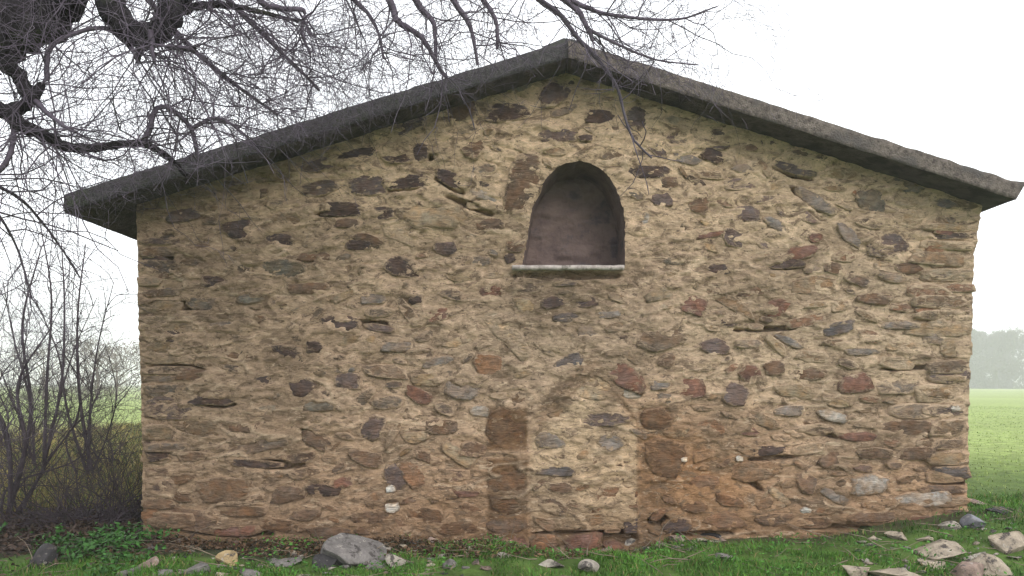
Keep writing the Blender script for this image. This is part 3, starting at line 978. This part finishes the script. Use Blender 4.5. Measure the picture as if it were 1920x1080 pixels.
# ---- the old tree whose limbs hang in from the upper left
TB = Vector((-3.35, 3.3, float(gh(-3.35, 3.3))))
tree = empty('old_bare_tree', TB, 'gnarled old leafless tree hanging thick dark limbs and twigs in over the chapel roof', 'tree')
Tt = Tubes()
trunk_pts = smooth_path([TB + Vector((0, 0, -0.2)), TB + Vector((0.02, 0, 0.4)), TB + Vector((-0.08, 0.05, 1.2)), TB + Vector((0.05, 0.0, 2.0)), TB + Vector((0.0, 0.1, 2.9)), TB + Vector((-0.15, 0.2, 3.8))], 6)
m_ = len(trunk_pts)
Tt.path(trunk_pts, [0.46 - 0.22 * (i / m_) ** 0.6 + 0.03 * math.sin(i * 1.7) for i in range(m_)], 14)
Tt.build('trunk', M_BARK, tree, TB)
FORK = TB + Vector((0.05, 0.0, 2.3))
LIMBS = [  # traced limb: [(px, py, depth)], start and end radius in px, number of sprouting twigs
    ([(-330, 200, 3.3), (-150, 130, 3.4), (-20, 62, 3.5), (60, 25, 3.55), (130, -50, 3.6), (210, -190, 3.7)], 82, 50, 16),
    ([(60, -210, 3.5), (150, -110, 3.5), (196, -35, 3.5), (210, 20, 3.5), (240, 54, 3.52), (278, 66, 3.55), (312, 44, 3.6), (330, 0, 3.65), (372, -40, 3.7), (470, -90, 3.8)], 30, 20, 30),
    ([(-250, 190, 3.3), (-60, 208, 3.4), (20, 206, 3.45), (58, 190, 3.45), (78, 158, 3.5)], 24, 8, 14),
    ([(12, 208, 3.45), (40, 232, 3.45), (90, 258, 3.5), (135, 278, 3.55), (200, 274, 3.6), (268, 270, 3.65), (320, 298, 3.7), (350, 330, 3.75)], 17, 4, 26),
    ([(268, 270, 3.65), (281, 240, 3.65), (290, 208, 3.65), (311, 200, 3.66), (342, 222, 3.7), (360, 246, 3.72), (370, 290, 3.75)], 6, 4, 14),
    ([(360, 240, 3.72), (400, 222, 3.72), (430, 230, 3.74), (462, 256, 3.78)], 4.5, 2.5, 8),
    ([(88, 150, 3.5), (92, 95, 3.5), (125, 68, 3.52), (190, 52, 3.54), (225, 70, 3.56), (252, 98, 3.6)], 5, 4, 14),
    ([(10, 110, 3.4), (38, 150, 3.45), (58, 190, 3.45)], 16, 12, 6),
    ([(64, 188, 3.45), (108, 228, 3.42), (142, 248, 3.4)], 6, 3, 6),
    ([(-20, 340, 3.4), (14, 300, 3.4), (26, 250, 3.45), (30, 222, 3.45)], 4, 6, 8),
    ([(318, 88, 3.55), (340, 90, 3.5), (368, 93, 3.5)], 6, 4, 6),
    ([(312, 40, 3.6), (345, 20, 3.7), (400, 8, 3.8), (470, 18, 3.9), (560, 40, 4.0)], 13, 3, 22),
    ([(258, 62, 3.53), (262, 90, 3.5), (258, 118, 3.48)], 12, 4, 8),
    ([(282, 62, 3.53), (285, 92, 3.5), (290, 120, 3.48)], 8, 3, 8),
    ([(150, -110, 3.5), (380, -190, 3.8), (640, -190, 4.1), (880, -110, 4.4), (1000, -10, 4.55), (1050, 28, 4.6), (1082, 70, 4.62), (1122, 112, 4.65), (1158, 168, 4.7), (1174, 228, 4.75), (1190, 264, 4.8), (1222, 296, 4.85)], 10, 1.7, 44),
    ([(380, -190, 3.8), (480, -10, 3.9), (520, 14, 4.0), (570, 20, 4.1), (566, 60, 4.1), (582, 102, 4.15)], 9, 2.5, 22),
    ([(640, -190, 4.1), (730, 0, 4.3), (746, 40, 4.3), (790, 70, 4.35), (815, 112, 4.4), (838, 148, 4.45)], 10, 3, 18),
    ([(700, -180, 4.1), (780, 0, 4.4), (812, 40, 4.4), (816, 78, 4.4), (818, 118, 4.4)], 9, 3, 14),
    ([(760, -160, 4.2), (850, 0, 4.4), (882, 50, 4.45), (896, 122, 4.5)], 9, 3, 14),
    ([(820, -140, 4.3), (900, -10, 4.5), (930, 40, 4.5), (932, 92, 4.5)], 8, 3, 12),
    ([(880, -110, 4.4), (1060, 0, 4.5), (1100, 50, 4.5), (1112, 78, 4.5)], 9, 3, 12),
    ([(960, -60, 4.5), (1090, 10, 4.5), (1160, 30, 4.5), (1270, 36, 4.5), (1345, 12, 4.5)], 7, 1.2, 16),
    ([(1100, 52, 4.5), (1160, 84, 4.5), (1230, 112, 4.55), (1310, 122, 4.6)], 4, 1.2, 10),
    ([(480, -140, 4.0), (640, -20, 4.3), (700, 40, 4.4), (720, 110, 4.4)], 8, 2, 22),
    ([(300, -150, 3.9), (420, -10, 4.2), (520, 90, 4.4), (600, 170, 4.6)], 9, 2.5, 30),
    ([(200, -100, 3.9), (330, 60, 4.2), (430, 150, 4.4), (520, 215, 4.6)], 8, 2.5, 34),
    ([(-80, 330, 3.6), (20, 360, 4.0), (90, 430, 4.4), (150, 520, 4.7)], 5, 1.5, 16),
    ([(-120, 260, 3.5), (-20, 380, 3.6), (30, 460, 3.8), (60, 560, 3.9)], 5, 1.5, 12),
]
Tw = Tubes()
for pts, r0, r1, ns in LIMBS:
    P3 = [at(*p) for p in pts]
    sp = smooth_path(P3, 6)
    m_ = len(sp)
    rads = []
    for i in range(m_):
        t = i / (m_ - 1)
        d = sp[i].y
        rads.append((r0 + (r1 - r0) * t ** 0.6) / F * d * (1 + 0.10 * math.sin(i * 2.1 + r0)))
    rough = [p + rv() * rads[i] * 0.12 for i, p in enumerate(sp)]
    Tl = Tubes()
    Tl.path(rough, rads, 10 if r0 > 15 else 6)
    Tl.build('limb', M_BARK if r0 > 10 else M_TWIG, tree, rough[0])
    for k in range(int(ns * 1.25)):
        i = random.randint(1, m_ - 1)
        d0 = (sp[i] - sp[i - 1]).normalized()
        side = rv(); side.y *= 0.6
        cd = d0 * random.uniform(-0.1, 0.8) + side.normalized() * 0.9 + Vector((0.25, 0.05, -0.15))
        L = random.uniform(0.3, 0.95)
        twig(Tw, sp[i], cd, L, min(rads[i] * 0.6, random.uniform(0.0024, 0.005)), 3 if L > 0.6 else 2, 0.04, 0.42, 3.7, blocked)
# the boughs that join the traced limbs to the trunk, above and left of the view
for a, b, r in ((FORK, at(-330, 200, 3.3), 0.2), (TB + Vector((0, 0.1, 2.7)), at(60, -210, 3.5), 0.16), (TB + Vector((0, 0, 1.9)), at(-250, 190, 3.3), 0.11)):
    Tl = Tubes()
    sp = smooth_path([a, a * 0.6 + b * 0.4 + Vector((0, 0.05, 0.08)), b], 6)
    Tl.path(sp, [r * (1 - 0.12 * i / len(sp)) for i in range(len(sp))], 10)
    Tl.build('limb', M_BARK, tree, a)
tag(Tw.build('twig', M_TWIG, tree, TB), kind='stuff')
print('tree tris', sum(len(q_) for q_ in Tw.Q) * 2)


# ---- bare shrubs and saplings left of the chapel
def shrub(px, py, depth, stems, label, name='bare_shrub', hmul=1.0, cat='shrub', lean=0.15, tw=16, group='bare shrubs left of the chapel'):
    x = (px - 960) / F * depth
    base = Vector((x, depth, float(gh(x, depth)) - 0.03))
    root = empty(name, base, label, cat, group)
    tws = Tubes()
    for (dx, dz, r) in stems:
        p = base + Vector((random.uniform(-0.05, 0.05), random.uniform(-0.08, 0.08), 0))
        end = base + Vector((dx, random.uniform(-0.35, 0.35), dz * hmul))
        mid1 = p.lerp(end, 0.35) + Vector((random.uniform(-lean, lean), random.uniform(-0.1, 0.1), 0.05))
        mid2 = p.lerp(end, 0.7) + Vector((random.uniform(-lean, lean), random.uniform(-0.1, 0.1), 0.0))
        sp = smooth_path([p, mid1, mid2, end], 6)
        St = Tubes()
        St.path(sp, [r * (1 - 0.8 * i / len(sp)) for i in range(len(sp))], 6)
        St.build('stem', M_SHRUB, root, p)
        for k in range(tw):
            i = random.randint(3, len(sp) - 1)
            d0 = (sp[i] - sp[i - 1]).normalized()
            side = rv(); side.normalize()
            twig(tws, sp[i], d0 * 0.8 + side * 0.8 + Vector((0, 0, 0.3)), random.uniform(0.3, 0.85), random.uniform(0.003, 0.006), 2, -0.02, 0.3, 4,
                 lambda q_: q_.x > -2.75 and q_.y > 5.2)
    tag(tws.build('twig', M_SHRUB, root, base), kind='stuff')
    return root


def fan(n, w, h0, h1, r0):
    return [(random.uniform(-w, w), random.uniform(h0, h1), r0 * random.uniform(0.6, 1.1)) for _ in range(n)]


shrub(20, 945, 6.6, [(0.25, 1.6, 0.020), (-0.3, 1.9, 0.018), (0.05, 2.3, 0.019), (0.5, 1.2, 0.013), (-0.55, 1.3, 0.014), (0.6, 0.7, 0.012), (0.35, 0.9, 0.012)] + fan(2, 0.3, 0.5, 1.2, 0.009),
      'dark many-stemmed bare shrub at the left edge, nearest to the chapel front', tw=10)
shrub(165, 860, 8.2, [(-0.15, 2.5, 0.02), (-0.55, 1.9, 0.016), (0.12, 2.1, 0.014), (0.35, 1.3, 0.010), (-0.3, 1.2, 0.012)],
      'slender forked bare sapling standing close to the left chapel corner', 'bare_sapling', cat='sapling', tw=12)
shrub(75, 850, 8.9, [(0.2, 2.6, 0.02), (-0.2, 2.9, 0.02), (0.5, 2.0, 0.014), (-0.6, 2.2, 0.015), (0.05, 1.8, 0.012), (-0.4, 1.6, 0.012)],
      'tall bare sapling with upright stems between the edge shrub and the forked sapling', 'bare_sapling', cat='sapling', tw=12)
shrub(50, 850, 9.6, fan(8, 0.7, 0.4, 0.95, 0.009), 'low thicket of tangled purplish twigs behind the saplings', 'twiggy_thicket', cat='shrub', tw=7)
shrub(-40, 880, 8.0, fan(6, 0.5, 0.4, 0.95, 0.010), 'dense dark twig thicket low down between the left edge and the saplings', 'twiggy_thicket', cat='shrub', tw=7)
shrub(-60, 860, 8.6, [(0.3, 2.2, 0.02), (-0.3, 2.6, 0.02), (0.6, 1.5, 0.014), (0.0, 3.0, 0.02)],
      'bare shrub half cut off by the left edge behind the dark one', tw=10)
shrub(205, 850, 9.0, fan(7, 0.3, 0.2, 0.45, 0.009), 'knee-high reddish brown bush in the dry grass by the left corner', 'small_bush', cat='bush', tw=6)
shrub(150, 975, 6.15, fan(9, 0.7, 0.03, 0.10, 0.006), 'low dark bramble sprawling over the bare earth left of the chapel', 'bramble', cat='bush', tw=20, lean=0.25)


# ---- far trees fading in the fog
def far_tree(x, y, h, wd, label, group, mat, nfac=6500, name='foggy_tree', cat='tree'):
    z0 = float(gh(x, y)) - 0.2
    root = empty(name, (x, y, z0), label, cat, group)
    Tr = Tubes()
    Tr.path([Vector((x, y, z0)), Vector((x + 0.02 * h, y, z0 + 0.3 * h)), Vector((x, y, z0 + 0.75 * h))], [0.022 * h, 0.016 * h, 0.004 * h], 6)
    for k in range(10):
        a = random.uniform(0, 6.28); zz = random.uniform(0.2, 0.6) * h
        e = Vector((x + math.cos(a) * wd * 0.4, y + math.sin(a) * wd * 0.4, z0 + zz + 0.28 * h))
        Tr.path([Vector((x, y, z0 + zz)), Vector((x, y, z0 + zz)).lerp(e, 0.5) + Vector((0, 0, 0.03 * h)), e], [0.009 * h, 0.006 * h, 0.002 * h], 4)
    Tr.build('trunk', mat, root, (x, y, z0))
    lob = [(random.uniform(-0.42, 0.42) * wd, random.uniform(-0.3, 0.3) * wd, random.uniform(0.04, 0.82) * h, random.uniform(0.13, 0.26) * wd) for _ in range(17)] + [(random.uniform(-0.4, 0.4) * wd, random.uniform(-0.2, 0.2) * wd, random.uniform(0.72, 0.88) * h, random.uniform(0.10, 0.16) * wd) for _ in range(5)]
    V, q = [], []
    for k in range(nfac):
        lx, ly, lz, lr = random.choice(lob)
        d = rv().normalized() * lr * random.random() ** 0.45
        c = Vector((x + lx + d.x, y + ly + d.y, z0 + lz + d.z * 0.85))
        a = (rv() + Vector((0, 0, 0.9))).normalized() * h * random.uniform(0.015, 0.055)
        b = rv().cross(a).normalized() * h * random.uniform(0.002, 0.007)
        n0 = len(V)
        V += [c - a - b, c - a * 0.2 + b, c + a, c + a * 0.1 - b]
        q.append((n0, n0 + 1, n0 + 2, n0 + 3))
    obj('crown', np.array([tuple(p) for p in V]), mat, root, (x, y, z0), quads=q, smooth=False)


FG = 'foggy tree line beyond the field'
far_tree(102.5, 182, 13.5, 11, 'foggy grey tree nearest to the right chapel corner in the far tree line', FG, M_FAR)
far_tree(106, 176, 14.5, 11, 'tallest foggy grey tree of the far tree line right of the chapel', FG, M_FAR)
far_tree(110.0, 182, 14.0, 11, 'foggy grey tree second from the right edge in the far tree line', FG, M_FAR)
far_tree(114.0, 178, 13.5, 11, 'foggy grey tree cut by the right edge in the far tree line', FG, M_FAR)
far_tree(97, 186, 10.0, 9, 'foggy grey tree of the far line just hidden by the right chapel wall', FG, M_FAR)
far_tree(120, 184, 13.0, 11, 'foggy grey tree of the far line beyond the right edge', FG, M_FAR)
far_tree(104.2, 188, 15.5, 13, 'blurred grey tree behind and between the two far trees next to the chapel corner', FG, M_FAR)
far_tree(112.6, 188, 15.0, 13, 'blurred grey tree behind the two far trees nearest to the right edge', FG, M_FAR)
HG = 'hazy hedge trees beyond the left field'
far_tree(-27.6, 56, 4.4, 5.0, 'hazy brown hedge tree next to the left chapel corner', HG, M_HEDGE, 2200, 'hedge_tree')
far_tree(-31.0, 60, 5.2, 5.5, 'hazy brown hedge tree seen between the saplings', HG, M_HEDGE, 2200, 'hedge_tree')
far_tree(-35.0, 60, 4.8, 5.5, 'hazy brown hedge tree behind the shrub at the left edge', HG, M_HEDGE, 1800, 'hedge_tree')
far_tree(-24.0, 58, 4.4, 5.0, 'hazy brown hedge tree mostly hidden by the chapel wall', HG, M_HEDGE, 1600, 'hedge_tree')

# ------------------------------------------------------------------ loose stones on the grass
RC = {'grey': (0.19, 0.175, 0.168), 'pale': (0.34, 0.305, 0.26), 'ochre': (0.38, 0.28, 0.15), 'pink': (0.28, 0.205, 0.17), 'blue': (0.20, 0.20, 0.225), 'dark': (0.045, 0.042, 0.045), 'tan': (0.37, 0.31, 0.24)}
bpy.ops.mesh.primitive_ico_sphere_add(subdivisions=4, radius=1)
ico = bpy.context.object
ICOV = np.array([v_.co[:] for v_ in ico.data.vertices]); ICOF = np.array([p.vertices[:] for p in ico.data.polygons])
bpy.data.objects.remove(ico)


def rock(px, pyb, w, h, colr, label, flat=1.0, tilt=0.0, name='loose_stone', sharp=8, group='loose stones on the grass'):
    x, d, z = ground_hit(px, pyb)
    W = w / F * d / 2; H = h / F * d / 2
    V = ICOV.copy()
    rng = np.random.default_rng(int(px * 7 + pyb))
    for _ in range(sharp):
        n = rng.normal(0, 1, 3); n /= np.linalg.norm(n)
        k = rng.uniform(0.28, 0.66)
        dd = V @ n - k
        V = V - np.outer(np.clip(dd, 0, None), n) * 0.97
    V = V * (1 + 0.10 * (fbm(V[:, 0] * 3 + px, V[:, 1] * 3 + V[:, 2] * 2.3, 151, 4) - 0.5))[:, None]
    V = V / np.abs(V).max(0)
    V = V * np.array([W, max(W * 0.75, H) * flat, H * 1.25])
    c, s = math.cos(R(-tilt)), math.sin(R(-tilt))
    V = np.stack([V[:, 0] * c - V[:, 2] * s, V[:, 1], V[:, 0] * s + V[:, 2] * c], 1)
    o = np.array([x, d + max(W * 0.4, 0.02), z + H * 0.42])
    V = V + o
    cc = np.array(RC[colr]) * (0.85 + 0.3 * fbm(V[:, 0] * 9, V[:, 2] * 9 + V[:, 1] * 5, 157, 3))[:, None]
    r_ = obj(name, V, M_ROCK, None, (x, d + max(W * 0.4, 0.02), z), tris=ICOF, attrs={'col': cc}, smooth=False)
    tag(r_, label, 'stone', group)


ROCKS = [
    (662, 1064, 134, 68, 'grey', 'largest grey boulder with dark blotches, left of the doorway in the grass', 8),
    (747, 1062, 52, 28, 'pale', 'small pale stone touching the right foot of the grey boulder', 0),
    (422, 1062, 46, 32, 'ochre', 'rounded yellow ochre stone in the grass on the left', -5),
    (525, 1064, 76, 26, 'grey', 'flat grey stone between the ochre stone and the big boulder', 3),
    (275, 1066, 44, 26, 'pink', 'pinkish stone at the foot of the left wall corner', 0),
    (303, 1079, 42, 18, 'grey', 'low grey stone just in front of the pinkish stone', 0),
    (364, 1077, 72, 24, 'grey', 'wide flat grey stone left of the ochre stone at the bottom edge', 0),
    (468, 1083, 50, 20, 'grey', 'grey stone cut by the bottom edge right of the ochre stone', 0),
    (232, 1083, 56, 20, 'grey', 'grey stone cut by the bottom edge left of the pinkish stone', 0),
    (1028, 1066, 64, 22, 'pale', 'flat pale stone in the grass below the left part of the doorway', -4),
    (1106, 1076, 46, 30, 'pale', 'tilted pale stone in the grass below the middle of the doorway', 24),
    (840, 1068, 36, 24, 'grey', 'small grey stone in the grass midway between boulder and doorway', 10),
    (808, 1018, 30, 14, 'pink', 'tiny stone lying against the wall right of the boulder', 0),
    (945, 1046, 30, 14, 'pale', 'tiny pale stone below the brown left jamb of the doorway', 0),
    (1364, 1052, 44, 14, 'grey', 'small flat grey stone alone in the grass right of the doorway', 10),
    (1612, 1086, 62, 46, 'tan', 'upright tan stone at the left end of the stones in the right foreground', 0),
    (1684, 1088, 124, 30, 'tan', 'long flat tan slab along the bottom edge on the right', 3),
    (1785, 1048, 124, 34, 'tan', 'broad flat tan stone topmost in the heap on the right', 4),
    (1872, 1080, 124, 62, 'tan', 'biggest tan stone of the heap in the lower right corner', 6),
    (1818, 1090, 84, 40, 'pink', 'pinkish stone in front of the heap in the lower right corner', 0),
    (1836, 990, 56, 44, 'blue', 'blue grey block beside the right wall corner', 6),
    (1692, 1012, 52, 18, 'tan', 'flat tan stone in the grass at the wall foot on the right', 3),
    (1786, 996, 42, 22, 'pale', 'pale stone leaning on the wall foot near the right corner', 8),
    (1836, 948, 54, 16, 'pink', 'thin pinkish slab lying at the right wall corner', 2),
    (1886, 962, 64, 16, 'dark', 'dark slanting slate lying in the field right of the chapel', 16),
    (1906, 1036, 76, 44, 'tan', 'tan stone at the right edge above the heap', -6),
    (66, 1066, 60, 50, 'dark', 'dark block half hidden in leaves in the lower left corner', 0),
    (612, 1066, 60, 40, 'dark', 'dark mossy stone against the left side of the grey boulder', 8),
    (700, 1068, 46, 26, 'grey', 'small grey stone in front of the grey boulder', -8),
    (1236, 1006, 44, 28, 'dark', 'dark broken footing stone against the wall right of the doorway', 12),
    (1272, 1016, 36, 16, 'pink', 'pinkish chip by the dark footing stone right of the doorway', 0),
    (1180, 1030, 46, 24, 'pale', 'pale chipped footing stone at the right foot of the doorway', -12),
    (1138, 1040, 44, 20, 'pink', 'pinkish broken footing stone at the middle foot of the doorway', 6),
    (1330, 1012, 60, 14, 'dark', 'flat dark footing slab along the wall right of the doorway', 0),
    (1756, 1064, 70, 18, 'tan', 'flat tan slab left of the heap in the lower right corner', 2),
    (1842, 1052, 60, 16, 'pale', 'thin pale slab leaning between the big stones of the right heap', -10),
    (1744, 1016, 44, 14, 'tan', 'small flat tan slab just above the right heap', 5),
    (235, 1012, 46, 12, 'grey', 'thin grey stone lying on the dark earth left of the chapel', 0),
]
for (px, pyb, w, h, c, lab, tl) in ROCKS:
    rock(px, pyb, w, h, c, lab, tilt=tl)


# ------------------------------------------------------------------ grass, leaves and litter
def blades(n, xf, yf, lf, wf, colf, name, keep=None, lean=0.5, mat=None, label=None):
    x = xf(n); y = yf(n)
    if keep is not None:
        k = keep(x, y)
        x, y = x[k], y[k]
    n = len(x)
    z = gh(x, y) - 0.01
    L = lf(n, x, y); W = wf(n, x, y)
    a = rng.uniform(0, 2 * np.pi, n); b = rng.uniform(0, 2 * np.pi, n)
    ln = rng.uniform(0.1, lean, n) * L * 1.6
    tx, ty = np.cos(a) * ln, np.sin(a) * ln
    wx, wy = np.cos(b) * W, np.sin(b) * W
    base = np.stack([x, y, z], 1)
    Wv = np.stack([wx, wy, 0 * wx], 1)
    mid = base + np.stack([tx * 0.35, ty * 0.35, L * 0.6], 1)
    tip = base + np.stack([tx, ty, L * np.clip(1.05 - (ln / L) * 0.35, 0.3, 1)], 1)
    V = np.stack([base - Wv, base + Wv, mid + Wv * 0.8, mid - Wv * 0.8, tip], 1).reshape(-1, 3)
    i = np.arange(n)[:, None] * 5
    q = i + np.array([[0, 1, 2, 3]]); t = i + np.array([[3, 2, 4]])
    c = np.repeat(colf(n, x, y), 5, axis=0)
    o = obj(name, V, mat or M_GRASS, quads=q, tris=t, attrs={'col': c})
    return tag(o, label, 'grass', None, 'stuff')


def not_chapel(x, y):
    return ~((x > -2.62) & (x < 3.24) & (y > YW - 0.03))


def gcol(n, x, y):
    t = rng.random(n)[:, None]; p = fbm(x * 2.2, y * 2.2, 171, 3)[:, None]
    c = np.array([0.034, 0.10, 0.012]) * (1 - t) + np.array([0.09, 0.20, 0.028]) * t
    c = c * (0.55 + 0.9 * p)
    dry = (rng.random(n) < 0.07)[:, None]
    return np.where(dry, np.array([0.20, 0.16, 0.07]), c)


def near_keep(x, y):
    p = fbm(x * 3.2, y * 3.2, 177, 3)
    k = not_chapel(x, y) & (soil_shade_mask(x, y) < 0.5 + 0.3 * rng.random(len(x)))
    foot = (y > YW - 0.16) & (x > -2.6) & (x < 3.2)
    return k & (p > 0.30 + 0.20 * rng.random(len(x))) & ~(foot & (rng.random(len(x)) < 0.72))


blades(120000, lambda n: rng.uniform(-3.9, 4.6, n), lambda n: rng.uniform(4.1, 6.4, n),
       lambda n, x, y: rng.uniform(0.02, 0.062, n) * (0.6 + 0.9 * fbm(x * 3, y * 3, 181, 3)), lambda n, x, y: rng.uniform(0.0015, 0.0034, n), gcol, 'grass', near_keep, 0.8,
       label='short green grass in front of the chapel wall')


def fcol(n, x, y):
    t = rng.random(n)[:, None]
    p = fbm(x * 0.5, y * 0.5, 191, 3)[:, None]
    c = np.array([0.17, 0.25, 0.06]) * (1 - t) + np.array([0.29, 0.36, 0.115]) * t
    c = c * (0.7 + 0.6 * p)
    return c


blades(70000, lambda n: rng.uniform(2.6, 26, n), lambda n: 6.0 + 34 * rng.random(n) ** 1.8,
       lambda n, x, y: rng.uniform(0.015, 0.045, n), lambda n, x, y: 0.002 + 0.0003 * y, fcol, 'field_grass', lambda x, y: not_chapel(x, y) & (x > 0.45 * y - 1.2), 0.9,
       label='pale green meadow grass in the field right of the chapel')


def dcol(n, x, y):
    t = rng.random(n)[:, None]
    c = np.array([0.15, 0.125, 0.035]) * (1 - t) + np.array([0.34, 0.27, 0.10]) * t
    g_ = (rng.random(n) < 0.35)[:, None]
    return np.where(g_, np.array([0.07, 0.11, 0.025]) * (0.7 + 0.7 * t), c)


blades(45000, lambda n: rng.uniform(-9, -2.4, n), lambda n: 6.3 + 12 * rng.random(n) ** 1.5,
       lambda n, x, y: rng.uniform(0.06, 0.22, n), lambda n, x, y: 0.0018 + 0.00025 * y, dcol, 'dry_grass',
       lambda x, y: not_chapel(x, y) & (soil_shade_mask(x, y) < 0.75), 0.9, label='tall dry olive grass behind the earth patch left of the chapel')


def leaves(n, xf, yf, zf, size, colf, name, label, keep=None, cat='leaves'):
    x = xf(n); y = yf(n)
    if keep is not None:
        k = keep(x, y); x, y = x[k], y[k]
    n = len(x)
    z = gh(x, y) + zf(n)
    a = rng.normal(0, 1, (n, 3)); a[:, 2] *= 0.5; a /= np.linalg.norm(a, axis=1)[:, None]
    b = np.cross(a, rng.normal(0, 1, (n, 3)) * np.array([0.4, 0.4, 1])); b /= np.linalg.norm(b, axis=1)[:, None]
    nn = np.cross(a, b)
    s = size(n)[:, None]
    c = np.stack([x, y, z], 1)
    V = np.stack([c - a * s, c + b * s * 0.45 - a * s * 0.2 + nn * s * 0.12, c + a * s, c - b * s * 0.45 - a * s * 0.2 + nn * s * 0.12], 1).reshape(-1, 3)
    i = np.arange(n)[:, None] * 4
    t = np.vstack([i + np.array([[0, 1, 2]]), i + np.array([[0, 2, 3]])])
    o = obj(name, V, M_LEAF, tris=t, attrs={'col': np.repeat(colf(n), 4, axis=0)}, smooth=False)
    return tag(o, label, cat, None, 'stuff')


leaves(9000, lambda n: rng.normal(-3.3, 0.55, n), lambda n: rng.normal(6.0, 0.5, n), lambda n: rng.uniform(0.0, 0.05, n), lambda n: rng.uniform(0.012, 0.03, n),
       lambda n: np.array([0.045, 0.028, 0.02]) * rng.uniform(0.4, 1.8, n)[:, None], 'leaf_litter', 'dark rotting leaf litter on the bare earth under the shrubs', not_chapel)
leaves(6000, lambda n: rng.uniform(-2.6, 0.9, n), lambda n: 5.58 - 0.55 * rng.random(n) ** 1.3, lambda n: rng.uniform(0.0, 0.03, n), lambda n: rng.uniform(0.008, 0.022, n),
       lambda n: np.array([0.075, 0.045, 0.026]) * rng.uniform(0.3, 1.9, n)[:, None], 'wall_foot_litter', 'brown dead leaves and crumbs along the foot of the wall', lambda x, y: fbm(x * 2.4, y * 4, 311, 3) > 0.42)
leaves(5000, lambda n: rng.uniform(-3.7, -2.2, n), lambda n: rng.uniform(4.5, 5.75, n), lambda n: rng.uniform(0.01, 0.10, n), lambda n: rng.uniform(0.010, 0.028, n),
       lambda n: np.array([0.03, 0.088, 0.017]) * rng.uniform(0.5, 1.7, n)[:, None], 'ground_ivy', 'low green leafy weeds in the lower left corner',
       lambda x, y: not_chapel(x, y) & (fbm(x * 3, y * 3, 201, 3) > 0.52))
leaves(5000, lambda n: rng.uniform(-2.4, 3.4, n), lambda n: rng.uniform(4.6, 5.58, n), lambda n: rng.uniform(0.005, 0.06, n), lambda n: rng.uniform(0.007, 0.018, n),
       lambda n: np.array([0.05, 0.14, 0.022]) * rng.uniform(0.5, 1.6, n)[:, None], 'clover', 'small broad-leaved weeds among the grass at the wall foot',
       lambda x, y: fbm(x * 2.6, y * 2.6, 207, 3) > 0.50)

CH = Joined()
for k in range(420):
    px_ = rng.choice([rng.uniform(280, 920), rng.uniform(930, 1340), rng.uniform(1600, 1930)], p=[0.35, 0.35, 0.30])
    pb_ = rng.uniform(1000, 1082) if px_ < 930 else (1004 + 30 * rng.random() ** 1.5 if px_ < 1340 else rng.uniform(955 if px_ > 1822 else 1005, 1085))
    x, d, z = ground_hit(px_, pb_)
    if not bool(not_chapel(np.array([x]), np.array([d + 0.03]))[0]): d = YW - 0.05; z = float(gh(x, d))
    sz = 0.010 + 0.03 * rng.random() ** 2.2
    V = rng.normal(0, 1, (9, 3)); V /= np.linalg.norm(V, axis=1)[:, None]
    V[:, 2] *= rng.uniform(0.35, 0.7)
    bm_ = bmesh.new()
    for v_ in V: bm_.verts.new(v_)
    bmesh.ops.convex_hull(bm_, input=bm_.verts)
    bm_.verts.index_update()
    VV_ = np.array([v_.co[:] for v_ in bm_.verts]) * sz * np.array([rng.uniform(0.8, 1.7), 1, 1]) + np.array([x, d, z + sz * 0.25])
    T_ = [[v_.index for v_ in f.verts] for f in bm_.faces if len(f.verts) == 3]
    bm_.free()
    cl = np.array(RC[rng.choice(['pale', 'tan', 'grey', 'pink', 'dark'], p=[0.3, 0.25, 0.2, 0.15, 0.1])]) * rng.uniform(0.7, 1.15)
    CH.add(VV_, None, T_, col=np.tile(cl, (len(VV_), 1)))
tag(CH.build('stone_chips', M_ROCK, smooth=False), 'small broken stone chips scattered in the grass along the wall foot', 'rubble', None, 'stuff')
FT = Tubes()
for k in range(150):
    x = rng.uniform(-3.4, 3.6); y = rng.uniform(4.5, 5.55)
    if x > 3.2: y += 0.3
    p = Vector((x, y, float(gh(x, y)) + 0.012))
    a = rng.uniform(0, 6.28); L = rng.uniform(0.08, 0.4)
    d = Vector((math.cos(a), math.sin(a) * 0.6, rng.uniform(-0.02, 0.25)))
    pts = [p]
    for i in range(4):
        d = d + rv() * 0.12
        q_ = pts[-1] + d.normalized() * L / 4
        q_.z = max(q_.z, float(gh(q_.x, q_.y)) + 0.008)
        q_.y = min(q_.y, 5.58)
        pts.append(q_)
    FT.path(pts, [rng.uniform(0.002, 0.0045) * (1 - 0.15 * i) for i in range(5)], 4)
tag(FT.build('fallen_twig', mat_simple('dead_wood', (0.10, 0.08, 0.06), (0.26, 0.21, 0.16), 9, bstr=0)), 'small fallen twigs and dead stalks strewn over the grass', 'twigs', None, 'stuff')

# ------------------------------------------------------------------ the fog
hm = bpy.data.materials.new('haze')
hm.use_nodes = True
hn = hm.node_tree
hn.nodes.clear()
ho = hn.nodes.new('ShaderNodeOutputMaterial')
hv = hn.nodes.new('ShaderNodeVolumePrincipled')
hv.inputs['Color'].default_value = (0.985, 0.99, 0.995, 1)
hv.inputs['Density'].default_value = 0.0030
hv.inputs['Anisotropy'].default_value = 0.2
hn.links.new(hv.outputs[0], ho.inputs['Volume'])
hx, hy0, hy1, hz0, hz1 = 760, -300, 820, -3.0, 17.0
HV = [(x, y, z) for x in (-hx, hx) for y in (hy0, hy1) for z in (hz0, hz1)]
HF = [[0, 1, 3, 2], [4, 6, 7, 5], [0, 4, 5, 1], [2, 3, 7, 6], [0, 2, 6, 4], [1, 5, 7, 3]]
hz = obj('haze', np.array(HV), hm, faces=HF, smooth=False)
tag(hz, kind='stuff')
